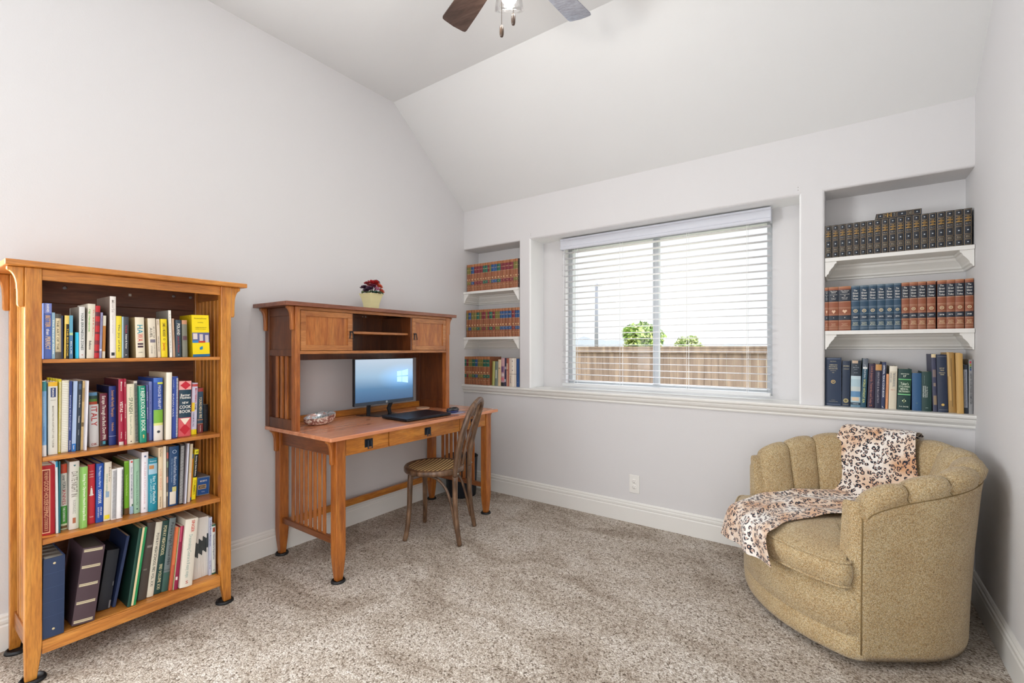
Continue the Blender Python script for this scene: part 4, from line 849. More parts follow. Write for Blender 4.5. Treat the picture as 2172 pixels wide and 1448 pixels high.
BOOKS = [
('x', -2.737, 0.021, 0.335, 1.179, 0.209, 0.0096, 0.15, "blue paperback with BETTER THAN PERFECT lettering at the left end on the bookcase's top shelf", '#5068b0', [[0, 0.18, '#7a88c8']], [['v', 'BARNES', 0.02, 0.16, '#f4f2ea', 0.3, 0], ['v', 'BETTER', 0.22, 0.43, '#e2b060', 0.6, 0], ['v', 'than', 0.46, 0.57, '#f4f2ea', 0.4, 0], ['v', 'PERFECT', 0.6, 0.83, '#e8c890', 0.6, 0]], ''),
('x', -2.7154, 0.0084, 0.335, 1.179, 0.175, 0.0114, 0.126, "pale blue paperback with small white spine lettering on the bookcase's top shelf", '#8fb2c4', [], [['v', 'The Natural Guide', 0.15, 0.9, '#f4f2ea', 0.5, 0]], ''),
('x', -2.706, 0.016, 0.335, 1.179, 0.171, 0.0058, 0.123, "worn paperback with peeling tan and black spine on the bookcase's top shelf", '#b9a98a', [[0, 0.1, '#4a463e'], [0.1, 0.82, '#d6c79f', 0.1, 0.7], [0.85, 1, '#5b554a']], [['v', 'THE ART OF THE', 0.15, 0.8, '#4a4030', 0.35, -0.1]], ''),
('x', -2.6894, 0.0044, 0.335, 1.179, 0.165, 0.0061, 0.119, "very narrow dark navy paperback beside the worn tan one on the bookcase's top shelf", '#26304c', [], [], ''),
('x', -2.682, 0.013, 0.335, 1.179, 0.166, 0.0181, 0.12, "black and gold striped paperback on the bookcase's top shelf", '#2f2a1e', [[0, 1, '#d9b53c', 0, 0.35], [0, 0.2, '#e3c765']], [['v', 'THE BIG BOOK', 0.3, 0.95, '#d9b53c', 0.3, 0.2]], ''),
('x', -2.667, 0.01, 0.335, 1.179, 0.167, 0.012, 0.12, "sky blue paperback with a cloudy spine on the bookcase's top shelf", '#5f9fb8', [[0.4, 1, '#4d7aa0'], [0.4, 0.46, '#b9cf9a']], [['v', 'BLUE', 0.6, 0.9, '#f4f2ea', 0.3, 0]], ''),
('x', -2.65, 0.01, 0.335, 1.179, 0.102, 0.0098, 0.073, "short dark green book with bright cyan spine on the bookcase's top shelf", '#1ea9cf', [[0, 1, '#35c6e6', 0.4, 0.8]], [], 'side:#1f5d50'),
('x', -2.639, 0.017, 0.335, 1.179, 0.203, 0.0099, 0.146, "grey and white hardback with tall thin black spine title on the bookcase's top shelf", '#d8d8d4', [], [['v', 'YOUR ERRONEOUS ZONES', 0.12, 0.84, '#3b4a4c', 0.42, 0], ['h', 'M', 0.93, 0.2, '#c05040', 0.02]], 'side:#8b857b'),
('x', -2.617, 0.022, 0.335, 1.179, 0.216, 0.0278, 0.156, "cream paperback with green and red title words on the bookcase's top shelf", '#d9d2c0', [], [['v', 'Hip Handbook', 0.1, 0.52, '#59ad2c', 0.3, -0.22], ['v', 'The Bill Ballance', 0.1, 0.6, '#c8502e', 0.28, 0.2], ['v', 'Ballance', 0.68, 0.84, '#1e1e1e', 0.3, -0.1]], ''),
('x', -2.594, 0.014, 0.335, 1.179, 0.21, 0.0286, 0.151, "red and black plaid patterned book on the bookcase's top shelf", '#b81e26', [[0.12, 0.2, '#5b2030'], [0.3, 0.38, '#7a2030'], [0.5, 0.54, '#6b1a26'], [0.66, 0.74, '#7d1c2a'], [0.86, 0.9, '#6b1a26']], [], ''),
('x', -2.579, 0.007, 0.335, 1.179, 0.184, 0.0326, 0.132, "thin lilac paperback with a white stripe on the bookcase's top shelf", '#8f8fae', [[0.8, 0.84, '#d8d8e6']], [['v', 'Collected Stories', 0.08, 0.5, '#52527a', 0.35, 0]], ''),
('x', -2.57, 0.009, 0.335, 1.179, 0.172, 0.0291, 0.124, "paperback with white top and golden brown spine on the bookcase's top shelf", '#b0722c', [[0, 0.24, '#cfc8b4'], [0.84, 1, '#cfc4ae']], [], ''),
('x', -2.546, 0.019, 0.335, 1.179, 0.252, 0.0116, 0.181, "tallest white hardback rising above its neighbours on the bookcase's top shelf", '#e4dfd8', [], [['v', 'MoorSe', 0.06, 0.26, '#b0a8a2', 0.45, 0], ['v', 'a guide for the curious', 0.3, 0.6, '#c0b8b0', 0.2, 0], ['s', 'sq', 0.935, 0.55, '#26262e', 0.05]], 'side:#8a7b70;deep'),
('x', -2.526, 0.018, 0.335, 1.179, 0.173, 0.0058, 0.125, "bright yellow book with narrow dark title on the bookcase's top shelf", '#e3cf36', [], [['v', 'The Joy of Life', 0.2, 0.85, '#4d5a50', 0.32, 0]], ''),
('x', -2.507, 0.005, 0.335, 1.179, 0.171, 0.0093, 0.123, "very thin pale blue paperback on the bookcase's top shelf", '#a8c4cf', [], [], ''),
('x', -2.5014, 0.0164, 0.335, 1.179, 0.171, 0.0058, 0.123, "charcoal hardback with red and white title on the bookcase's top shelf", '#3c4048', [], [['v', 'The Book', 0.2, 0.4, '#b03040', 0.35, 0], ['v', 'Robert B. Parker', 0.43, 0.78, '#f4f2ea', 0.3, 0], ['h', 'P', 0.93, 0.3, '#f4f2ea', 0.02]], ''),
('x', -2.46, 0.031, 0.335, 1.179, 0.171, -0.0175, 0.123, "thick cream paperback with blue and red HAWAII lettering on the bookcase's top shelf", '#e3dac2', [], [['v', 'HA', 0.19, 0.41, '#2191a3', 0.6, 0], ['v', 'WA', 0.41, 0.6, '#cc463a', 0.6, 0], ['v', 'II', 0.64, 0.75, '#3f2336', 0.6, 0], ['h', 'JAMES', 0.87, 0.5, '#665', 0.02]], 'side:#c2a978'),
('x', -2.415, 0.027, 0.335, 1.179, 0.169, -0.0237, 0.122, "cream paperback with pale title and small picture mid spine on the bookcase's top shelf", '#ddd3bf', [[0.54, 0.62, '#7a7480', 0.2, 0.9]], [['v', 'JEAN M', 0.2, 0.5, '#8a8478', 0.22, 0.2], ['v', 'AUEL', 0.24, 0.5, '#6d675c', 0.34, -0.15], ['v', 'SHELTERS', 0.68, 0.95, '#b0a898', 0.22, 0.2], ['v', 'STONE', 0.7, 0.9, '#a8a090', 0.22, -0.15]], 'side:#cdbb94'),
('x', -2.384, 0.011, 0.335, 1.179, 0.167, -0.0239, 0.12, "beige paperback with small black spine text on the bookcase's top shelf", '#dccdb6', [], [['v', 'CRISES', 0.03, 0.16, '#7a5a40', 0.3, 0], ['v', 'LIVES & DIES AT THE END', 0.45, 0.85, '#23201e', 0.3, 0]], ''),
('x', -2.371, 0.023, 0.335, 1.179, 0.168, -0.0119, 0.121, "bright yellow paperback with black name and orange Journey title on the bookcase's top shelf", '#e6cc12', [], [['v', 'JAMES A. MICHENER', 0.1, 0.46, '#7a6420', 0.4, 0], ['s', 'o', 0.53, 0.5, '#6b5512', 0.05], ['v', 'Journey', 0.62, 0.83, '#c8501a', 0.45, 0]], ''),
('x', -2.34, 0.01, 0.335, 1.179, 0.208, -0.0192, 0.15, "tall slim white booklet standing above the yellow paperback on the bookcase's top shelf", '#efece2', [], [['v', 'A Short History of the Village Press', 0.08, 0.9, '#8f8a80', 0.3, 0]], 'side:#8f8e88;deep'),
('x', -2.327, 0.008, 0.335, 1.179, 0.172, -0.0233, 0.124, "pinkish tan thin paperback on the bookcase's top shelf", '#bf9f84', [], [['v', 'On Time', 0.3, 0.55, '#7a5c48', 0.35, 0]], ''),
('x', -2.317, 0.021, 0.335, 1.179, 0.167, 0.0, 0.12, "navy paperback with white POLAND lettering on the bookcase's top shelf", '#33424f', [], [['v', 'POLAND', 0.1, 0.41, '#e9e6dc', 0.5, 0], ['v', 'James A. Michener', 0.44, 0.88, '#a03848', 0.35, 0], ['s', 'dot', 0.94, 0.3, '#7fa0b0', 0.03]], ''),
('x', -2.291, 0.02, 0.335, 1.179, 0.167, -0.012, 0.12, "grey paperback with an orange band at the top on the bookcase's top shelf", '#7a7a6c', [[0, 0.11, '#c08a66'], [0.43, 0.54, '#5e4046', 0.1, 0.95]], [], ''),
('x', -2.25, 0.07, 0.335, 1.179, 0.193, -0.0207, 0.14, "bright yellow language software box with photo strip on the bookcase's top shelf", '#f0d606', [[0.42, 0.66, '#5a5f8c'], [0.44, 0.58, '#d8ccc8', 0.05, 0.3], [0.46, 0.62, '#cfc2c0', 0.42, 0.62], [0.48, 0.66, '#c8bcbc', 0.75, 0.95], [0.61, 0.665, '#2f7fc0', 0.0, 0.35], [0.62, 0.665, '#c0382a', 0.35, 0.75], [0.94, 1, '#1f6a9a']], [['h', 'RosettaStone', 0.08, 0.7, '#6a5a10', 0.028], ['h', 'ESPAÑOL', 0.18, 0.33, '#6a5a10', 0.02], ['h', 'VERSION 3', 0.3, 0.65, '#5a4a10', 0.018], ['h', 'LEVEL 1, 2, 3, 4 & 5', 0.34, 0.6, '#5a4a10', 0.016], ['s', 'drop', 0.79, 0.18, '#1f7fb0', 0.08]], 'side:#d8bc08;box'),
('x', -2.743, 0.013, 0.335, 0.815, 0.28, 0.0071, 0.202, "light blue book with teal top and white foot, leftmost on the bookcase's second shelf", '#7fb0dc', [[0, 0.13, '#3f8d92'], [0.85, 1, '#e9e9ea']], [['v', 'Child Development', 0.2, 0.55, '#b8d4ec', 0.3, 0], ['v', 'Companion', 0.6, 0.8, '#5580c0', 0.3, 0]], ''),
('x', -2.723, 0.026, 0.318, 0.815, 0.276, 0.0072, 0.199, "white hardback with yellow top and small blue box on the bookcase's second shelf", '#e4e1d5', [[0, 0.06, '#edb92a'], [0.08, 0.21, '#2a3f74', 0.25, 0.8]], [['v', 'PEARSON', 0.09, 0.2, '#f4f2ea', 0.22, 0], ['h', 'M M M M', 0.25, 0.5, '#b0aa9c', 0.012], ['v', 'MARKETING FOR HOSPITALITY AND TOURISM', 0.33, 0.9, '#9a9484', 0.2, 0]], ''),
('x', -2.694, 0.007, 0.308, 0.815, 0.285, 0.0175, 0.205, "yellow covered spiral bound book on the bookcase's second shelf", '#d8c81e', [], [], 'spiral:#f0ecd8'),
('x', -2.686, 0.02, 0.309, 0.815, 0.279, 0.0179, 0.201, "wide cream workbook with a thick white comb binding on the bookcase's second shelf", '#ddd8c2', [], [], 'comb:#f3f1e6'),
('x', -2.6654, 0.0084, 0.31, 0.815, 0.275, 0.0182, 0.198, "navy blue textbook with white script title beside the comb bound one on bookcase's second shelf", '#2a3f80', [], [['v', 'Exploring the Psychology', 0.2, 0.7, '#cfd8ee', 0.3, 0], ['v', 'PEARSON', 0.84, 0.97, '#f4f2ea', 0.35, 0]], ''),
('x', -2.6564, 0.0114, 0.314, 0.815, 0.275, 0.0291, 0.198, "pale periwinkle book with blue square at its foot on the bookcase's second shelf", '#a9bede', [[0.89, 1, '#2272c0']], [['v', 'Guide', 0.91, 0.97, '#f4f2ea', 0.3, 0]], ''),
('x', -2.643, 0.013, 0.305, 0.815, 0.274, 0.0328, 0.197, "dark slate textbook with small white boxed logo on the bookcase's second shelf", '#2e3a48', [[0.04, 0.12, '#4a5f80', 0.2, 0.8]], [['v', 'Civil or Rare Mixture', 0.2, 0.38, '#f4f2ea', 0.25, 0], ['v', 'Transitions', 0.5, 0.6, '#f4f2ea', 0.3, 0], ['v', 'Fourth Edition', 0.7, 0.78, '#b8c0c8', 0.2, 0]], ''),
('x', -2.6294, 0.0064, 0.309, 0.815, 0.274, 0.0328, 0.197, "thin tan paper folder leaning beside the dark textbook on the bookcase's second shelf", '#c9ac78', [[0.1, 0.3, '#a88a58'], [0.6, 0.66, '#7a6238']], [], ''),
('x', -2.6224, 0.0074, 0.327, 0.815, 0.275, 0.0327, 0.198, "slim plain white binder next to the travel guide on the bookcase's second shelf", '#e6e4ea', [[0, 1, '#c8c8d2', 0, 0.3]], [], ''),
('x', -2.593, 0.029, 0.263, 0.815, 0.223, 0.0, 0.161, "travel guide with landscape picture and red ITALY lettering on the bookcase's second shelf", '#dcdcdc', [[0, 0.22, '#5c8fb4', 0, 0.85], [0.06, 0.12, '#1f3f34', 0, 0.85], [0.12, 0.17, '#4f7a2c', 0, 0.85], [0.17, 0.22, '#b0401e', 0, 0.85], [0, 0.22, '#181c22', 0.85, 1]], [['v', 'ITALY', 0.26, 0.62, '#b5322c', 0.62, 0], ['h', 'DK', 0.95, 0.6, '#a03028', 0.04]], ''),
('x', -2.561, 0.024, 0.271, 0.815, 0.217, 0.0, 0.156, "maroon travel paperback with dense white spine title on the bookcase's second shelf", '#6d2338', [[0.9, 1, '#1c2028'], [0.91, 0.97, '#4a9ab0', 0.3, 0.65]], [['v', 'Europe Through the Back Door 1996', 0.05, 0.88, '#ece4da', 0.45, 0]], 'side:#8a6a50'),
('x', -2.5364, 0.0234, 0.282, 0.815, 0.246, 0.0041, 0.177, "royal blue hardback with orange spine letters on the bookcase's second shelf", '#23357c', [[0.845, 0.85, '#c9d0e6']], [['v', 'Somerville Family Therapist', 0.07, 0.52, '#d09a5c', 0.36, 0], ['v', 'Nichols', 0.62, 0.76, '#d09a5c', 0.3, 0]], 'side:#16204c'),
('x', -2.5124, 0.0184, 0.311, 0.815, 0.275, 0.0022, 0.198, "crimson textbook with white VISTAS lettering on the bookcase's second shelf", '#a3203f', [[0.95, 1, '#d9d2cc', 0.1, 0.9]], [['v', 'Blanco', 0.04, 0.18, '#f4f2ea', 0.25, 0], ['v', 'VISTAS', 0.34, 0.5, '#f4f2ea', 0.5, 0], ['v', 'Second Edition', 0.53, 0.64, '#f4f2ea', 0.22, 0], ['v', 'Vista', 0.8, 0.9, '#f4f2ea', 0.2, 0]], 'side:#4c1220;deep'),
('x', -2.4934, 0.0064, 0.318, 0.815, 0.276, 0.0, 0.199, "thin crimson workbook beside the VISTAS textbook on the bookcase's second shelf", '#a5243f', [], [['v', 'Blanco', 0.05, 0.12, '#f4f2ea', 0.4, 0], ['v', 'Workbook', 0.38, 0.6, '#f4f2ea', 0.35, 0], ['v', 'Vista', 0.8, 0.92, '#f4f2ea', 0.35, 0]], ''),
('x', -2.484, 0.026, 0.311, 0.815, 0.253, 0.0, 0.182, "cream book with green serif SPANISH title on the bookcase's second shelf", '#e8dfc6', [], [['v', 'Advanced', 0.05, 0.22, '#b5bda0', 0.3, 0], ['v', 'SPANISH', 0.23, 0.5, '#65785c', 0.48, 0], ['v', 'Review and Practice', 0.53, 0.85, '#8fa085', 0.28, 0], ['s', 'dot', 0.96, 0.2, '#555', 0.02]], ''),
('x', -2.455, 0.012, 0.303, 0.815, 0.264, -0.0098, 0.19, "black and white spiral bound notebook next to the cream book on the bookcase's second shelf", '#d8d4c8', [], [], 'spiral:#22262c'),
('x', -2.4424, 0.0214, 0.326, 0.815, 0.243, -0.0123, 0.175, "green book with large white REFLEXOLOGY BOOK title on the bookcase's second shelf", '#0f8a70', [[0, 1, '#5cc0a8', 0, 0.06]], [['h', 'THE', 0.05, 0.5, '#f4f2ea', 0.025], ['v', 'REFLEXOLOGY BOOK', 0.09, 0.8, '#e8f2e4', 0.6, 0], ['s', 'foot', 0.89, 0.3, '#e6c070', 0.07]], ''),
('x', -2.416, 0.007, 0.313, 0.815, 0.245, -0.0041, 0.176, "slate purple thin paperback right of the green title on the bookcase's second shelf", '#5b60a0', [[0.85, 1, '#5a3450']], [['v', 'Total Body', 0.12, 0.28, '#f4f2ea', 0.35, 0], ['v', 'Balance', 0.4, 0.6, '#f4f2ea', 0.3, 0]], ''),
('x', -2.405, 0.01, 0.3, 0.815, 0.258, 0.0078, 0.186, "lavender blue paperback beside the massage handbook on the bookcase's second shelf", '#8c98ce', [], [['v', 'Healing Massage Therapy', 0.15, 0.75, '#5a60a8', 0.3, 0]], ''),
('x', -2.3944, 0.0334, 0.319, 0.815, 0.274, 0.0073, 0.197, "thick blue, green and white handbook titled MASSAGE THERAPY on the bookcase's second shelf", '#2b4c9a', [[0, 0.07, '#3a66b8'], [0.07, 0.1, '#cfd84a', 0.4, 1], [0.51, 0.72, '#7cb23c'], [0.72, 0.76, '#dfe08a'], [0.76, 1, '#e4dfd8']], [['v', 'MASSAGE THERAPY', 0.12, 0.5, '#d3d8ea', 0.3, 0.1], ['s', 'dot', 0.86, 0.35, '#3d4046', 0.05]], 'side:#24489a;deep'),
('x', -2.355, 0.021, 0.335, 0.815, 0.297, 0.0168, 0.214, "tallest plain off-white book on this shelf on the bookcase's second shelf", '#eee9da', [], [], 'side:#cdc0a4;deep'),
('x', -2.328, 0.021, 0.319, 0.815, 0.277, 0.018, 0.199, "blue book with white wire spiral down its right edge on the bookcase's second shelf", '#2d4aa0', [], [['v', 'COOKERY', 0.05, 0.2, '#a9b8e2', 0.3, -0.2], ['v', 'BORDERS GUIDE', 0.28, 0.65, '#cfd6ea', 0.4, -0.2]], 'wire:#e6e6e6'),
('x', -2.3, 0.049, 0.31, 0.815, 0.253, 0.0237, 0.182, "thick red diamond patterned cook book with navy panel on the bookcase's second shelf", '#d8424e', [[0, 0.155, '#efa9a4'], [0.155, 0.66, '#173a4c'], [0.66, 1, '#d95a60']], [['s', 'dia', 0.075, 0.85, '#c41f34', 0.15], ['s', 'tri', 0.73, 0.8, '#eee2d0', 0.12], ['s', 'dia', 0.87, 0.85, '#c21f32', 0.2], ['h', 'Better', 0.25, 0.75, '#f4f2ea', 0.045], ['h', 'Homes', 0.295, 0.85, '#f4f2ea', 0.045], ['h', 'NEW', 0.39, 0.5, '#f4f2ea', 0.038], ['h', 'COOK', 0.465, 0.92, '#f4f2ea', 0.055], ['h', 'BOOK', 0.545, 0.92, '#f4f2ea', 0.055]], ''),
('x', -2.243, 0.023, 0.291, 0.815, 0.241, 0.0332, 0.174, "white paperback with red word and bright yellow foot on the bookcase's second shelf", '#cfd0e4', [[0.02, 0.07, '#c24a4c'], [0.38, 0.55, '#f0d020', 0.0, 0.5], [0.9, 1, '#f2dc0e']], [['v', 'MASTERING', 0.1, 0.38, '#c0283c', 0.3, 0.15], ['v', 'THE', 0.4, 0.52, '#33333a', 0.25, 0.15], ['v', 'SUSAN MYERS, Ph.D.', 0.57, 0.85, '#3c4060', 0.25, -0.15]], ''),
('x', -2.208, 0.024, 0.268, 0.815, 0.214, 0.014, 0.154, "navy and brick red book titled YOUNG MEN & FIRE on the bookcase's second shelf", '#2e4c62', [[0, 0.08, '#9e3c3c'], [0.7, 0.715, '#d09060'], [0.79, 0.8, '#d09060'], [0.8, 1, '#7d3434']], [['v', 'YOUNG MEN & FIRE', 0.2, 0.67, '#d6cba8', 0.45, 0], ['v', 'Norman Maclean', 0.83, 0.97, '#e6d6d0', 0.2, 0]], 'up'),
('x', -2.171, 0.021, 0.24, 0.815, 0.13, 0.0, 0.094, "short black booklet at the right end on the bookcase's second shelf", '#15171c', [], [['v', 'Bible', 0.2, 0.7, '#3c3e46', 0.2, 0]], ''),
('x', -2.738, 0.036, 0.304, 0.51, 0.263, 0.0038, 0.189, "wide red cookbook with a cream outlined spine panel on the bookcase's third shelf", '#b01f2c', [[0.05, 0.97, '#f2c9a4', 0.0, 0.62], [0.065, 0.955, '#8c2a26', 0.06, 0.56]], [['v', 'THE NEW', 0.08, 0.2, '#eeb890', 0.3, -0.18], ['v', 'GOOD HOUSEKEEPING', 0.21, 0.74, '#eeb890', 0.33, -0.18], ['v', 'COOKBOOK II', 0.75, 0.93, '#eeb890', 0.28, -0.18]], ''),
('x', -2.7, 0.006, 0.315, 0.51, 0.276, 0.0, 0.199, "thin white book with cyan top on the bookcase's third shelf", '#e2ecf0', [[0, 0.08, '#2f9fcc']], [], ''),
('x', -2.6934, 0.0044, 0.317, 0.51, 0.275, 0.0073, 0.198, "thin dark teal book beside the cyan topped one on the bookcase's third shelf", '#17697a', [], [], ''),
('x', -2.682, 0.018, 0.283, 0.51, 0.256, 0.0117, 0.184, "vegetable cookbook with black and red KNIVES title and green foot on the bookcase's third shelf", '#d8dfb8', [[0, 0.14, '#c8482a'], [0.14, 0.64, '#dcd8cc', 0.0, 1], [0.64, 0.91, '#459a38'], [0.94, 0.98, '#7a5a38']], [['v', 'over FORKS', 0.17, 0.4, '#23282a', 0.5, 0], ['v', 'KNIVES', 0.4, 0.62, '#b02c34', 0.5, 0], ['v', 'THE COOKBOOK', 0.66, 0.88, '#f4f2ea', 0.35, 0]], ''),
('x', -2.6634, 0.0284, 0.309, 0.51, 0.265, 0.0151, 0.191, "thick white book with narrow grey DATE NIGHT IN lettering on the bookcase's third shelf", '#dfdbd4', [], [['s', 'heart', 0.06, 0.25, '#1f6c74', 0.03], ['v', 'DATE NIGHT IN', 0.15, 0.52, '#8d857c', 0.6, 0], ['v', 'RODRIGUEZ', 0.57, 0.77, '#a5a39c', 0.28, 0], ['s', 'sq', 0.87, 0.32, '#b0684a', 0.08]], ''),
('x', -2.6344, 0.0204, 0.327, 0.51, 0.241, 0.0166, 0.174, "light green recipe paperback with white spine title on the bookcase's third shelf", '#8cc162', [[0, 1, '#7aab50', 0, 0.2]], [['v', 'Eating for Optimum Health Recipe Book', 0.12, 0.88, '#f2f5e4', 0.35, 0.05]], ''),
('x', -2.605, 0.023, 0.29, 0.51, 0.24, 0.0125, 0.173, "red book with a white dessert cup drawn on it on the bookcase's third shelf", '#cc2f3a', [], [['h', 'THE CENTER', 0.12, 0.55, '#f0c8c0', 0.02], ['h', 'SUNSET', 0.17, 0.6, '#f0c8c0', 0.02], ['h', 'LIVING', 0.21, 0.55, '#f0c8c0', 0.02], ['s', 'cup', 0.45, 0.6, '#eee6e0', 0.18], ['h', 'Sunset', 0.88, 0.5, '#f0c0b8', 0.03]], 'side:#5e1c22;deep'),
('x', -2.5814, 0.0224, 0.298, 0.51, 0.239, 0.0167, 0.172, "blue cookbook with white flowing script title on the bookcase's third shelf", '#1f4fa8', [], [['v', 'The Happy in a Hurry', 0.04, 0.4, '#dce8f8', 0.3, 0], ['v', 'COOKBOOK', 0.44, 0.68, '#f4f2ea', 0.42, 0], ['v', 'STEVE AND', 0.74, 0.88, '#f4f2ea', 0.2, 0.18], ['v', 'KATHY DOOCY', 0.74, 0.92, '#f4f2ea', 0.2, -0.18]], ''),
('x', -2.558, 0.022, 0.301, 0.51, 0.24, 0.025, 0.173, "off-white low-carb cookbook with small yellow sticker on the bookcase's third shelf", '#e0d8c8', [[0.9, 0.97, '#f0dc2a', 0.1, 0.85], [0.5, 0.6, '#8fa8c0', 0.2, 0.7]], [['v', 'Atkins for', 0.08, 0.34, '#7a6456', 0.32, 0.2], ['v', 'low-carb cooking', 0.2, 0.5, '#7fa890', 0.26, -0.12]], ''),
('x', -2.5354, 0.0154, 0.308, 0.51, 0.209, 0.0239, 0.15, "narrow white spiral bound cookbook on the bookcase's third shelf", '#e9e8e6', [], [], 'spiral:#9a9aa0'),
('x', -2.5194, 0.0204, 0.31, 0.51, 0.211, 0.0237, 0.152, "white booklet with black wire comb along its right side on the bookcase's third shelf", '#efeff0', [], [], 'wire:#33363c'),
('x', -2.485, 0.016, 0.278, 0.51, 0.228, 0.0044, 0.164, "lime green book with brown foot on the bookcase's third shelf", '#74b21e', [[0.88, 1, '#6b4a20'], [0, 0.03, '#8ac040']], [['v', 'The Smoothie Recipe Book', 0.25, 0.65, '#c8e480', 0.3, 0]], 'side:#5a6a30;deep'),
('x', -2.4684, 0.0124, 0.286, 0.51, 0.232, 0.0086, 0.167, "white diet book with red fruit at top and blue foot on the bookcase's third shelf", '#e6e6ea', [[0.86, 1, '#a8c0d8'], [0.82, 0.86, '#3a6a48', 0.5, 0.9]], [['s', 'dot', 0.04, 0.6, '#d8473a', 0.08], ['v', 'Flavor', 0.14, 0.24, '#8090a8', 0.35, 0], ['v', 'THE EASY ANTI-INFLAMMATORY DIET', 0.26, 0.72, '#66708a', 0.38, 0]], ''),
('x', -2.455, 0.019, 0.293, 0.51, 0.233, 0.0043, 0.168, "sage green paperback diet guide on the bookcase's third shelf", '#9cc4a8', [], [['v', 'The Anti-Inflammatory Diet & Action Plan', 0.22, 0.85, '#4f7a64', 0.28, 0], ['s', 'dot', 0.92, 0.3, '#2c5048', 0.03]], ''),
('x', -2.4354, 0.0234, 0.309, 0.51, 0.26, 0.0156, 0.187, "tall white hardback with faint pink CELEBRATION lettering on the bookcase's third shelf", '#eeeaf0', [], [['s', 'dot', 0.07, 0.35, '#5a6c94', 0.04], ['v', 'A CELEBRATION Cookbook', 0.16, 0.86, '#d8b8c0', 0.3, 0], ['h', 'R', 0.93, 0.25, '#9a94a0', 0.03]], 'side:#b8b4bc;deep'),
('x', -2.4114, 0.0304, 0.317, 0.51, 0.23, 0.013, 0.166, "teal slow cooker cookbook with food photo near the top on the bookcase's third shelf", '#1388a0', [[0, 0.09, '#1a7f95'], [0.1, 0.3, '#9ec2d4', 0, 1], [0.13, 0.2, '#b8804a', 0.05, 0.6]], [['h', 'Hensperger', 0.05, 0.8, '#c8e0e8', 0.025], ['v', "Not Your Mother's", 0.34, 0.86, '#cfe8ea', 0.36, 0.12], ['v', 'Slow Cooker Cookbook', 0.38, 0.84, '#a8d8e0', 0.28, -0.2]], ''),
('x', -2.377, 0.017, 0.314, 0.51, 0.271, 0.0148, 0.195, "cream spine cookbook with faint orange title on the bookcase's third shelf", '#e6d0ae', [], [['v', 'Great Recipes', 0.02, 0.15, '#7a6448', 0.35, 0], ['v', 'LOSE WEIGHT', 0.35, 0.7, '#e09a80', 0.4, 0], ['v', 'Richard Simmons', 0.8, 0.97, '#6a543c', 0.3, 0]], ''),
('x', -2.357, 0.011, 0.311, 0.51, 0.273, 0.011, 0.197, "torn plain off-white paper spine on the bookcase's third shelf", '#e0d8c6', [[0, 0.9, '#eae2d0', 0.15, 0.95]], [], ''),
('x', -2.345, 0.006, 0.311, 0.51, 0.271, 0.0148, 0.195, "narrow floral patterned book between torn spine and navy book on the bookcase's third shelf", '#6a6058', [[0.1, 0.2, '#c0685a'], [0.25, 0.35, '#8a9a80'], [0.5, 0.6, '#c09080'], [0.75, 0.82, '#b0a890']], [], ''),
('x', -2.338, 0.037, 0.31, 0.51, 0.267, 0.0262, 0.192, "thick navy medical book with library sticker at foot on the bookcase's third shelf", '#17416c', [[0.76, 0.97, '#d9d2c4', 0.12, 0.75], [0.68, 0.76, '#c8c07a', 0.35, 0.78]], [['s', 'o', 0.09, 0.5, '#a8b8cc', 0.06], ['v', 'Maternal Infant Newborn', 0.18, 0.65, '#b0bccc', 0.32, 0.1], ['v', 'Nursing Care in Family Practice', 0.2, 0.6, '#8298b0', 0.16, -0.2]], ''),
('x', -2.3, 0.016, 0.315, 0.51, 0.271, 0.0369, 0.195, "black covered wire bound notebook leaning right on the bookcase's third shelf", '#2c2a2c', [], [], 'spiral:#b8b8b8'),
('x', -2.283, 0.012, 0.323, 0.51, 0.273, 0.0549, 0.197, "grey folder with a white centre stripe on the bookcase's third shelf", '#7e767c', [[0, 1, '#ccd0de', 0.3, 0.85]], [], ''),
('x', -2.265, 0.011, 0.312, 0.51, 0.266, 0.0563, 0.192, "beige worn booklet leaning against the orange one on the bookcase's third shelf", '#d8c6a4', [[0.5, 1, '#e2d2bc', 0.2, 1]], [], ''),
('x', -2.245, 0.005, 0.287, 0.51, 0.214, 0.056, 0.154, "narrow orange coil bound booklet on the bookcase's third shelf", '#e08a22', [[0, 0.1, '#3a6aa0'], [0.94, 1, '#2a5a9a']], [], ''),
('x', -2.2394, 0.0164, 0.289, 0.51, 0.233, 0.0686, 0.168, "black and yellow beginner guide with number one badge on the bookcase's third shelf", '#f2e010', [[0, 0.1, '#e8e020'], [0.1, 0.56, '#10161c']], [['h', '#1', 0.05, 0.5, '#28300c', 0.03], ['v', 'Starting an Online Business', 0.13, 0.53, '#f4f2ea', 0.3, 0], ['v', 'DUMMIES', 0.62, 0.9, '#a09410', 0.5, 0]], ''),
('x', -2.205, 0.054, 0.252, 0.51, 0.087, 0.0459, 0.14, "small blue boxed set of medical cards on the bookcase's third shelf", '#8a9098', [[0.04, 0.96, '#1d5296', 0.06, 0.96], [0.42, 0.66, '#c8a878', 0.1, 0.72], [0.46, 0.62, '#5a4a40', 0.14, 0.68]], [['h', "MOSBY'S", 0.22, 0.55, '#f4f2ea', 0.09], ['h', 'MEDICAL CARDS', 0.54, 0.5, '#d8c8a0', 0.06], ['h', 'Nursing', 0.8, 0.25, '#a8c0e0', 0.06]], 'box'),
('x', -2.744, 0.059, 0.349, 0.137, 0.295, 0.0203, 0.212, "huge navy ring binder with two brass studs on the bookcase's bottom shelf", '#25385a', [[0.19, 0.193, '#3c5278'], [0.37, 0.373, '#3c5278'], [0.55, 0.553, '#3c5278'], [0.73, 0.733, '#3c5278']], [['s', 'stud', 0.07, 0.14, '#d8c8a0', 0.035], ['s', 'stud', 0.9, 0.14, '#d8c8a0', 0.035]], 'pages:#6e6a62;album'),
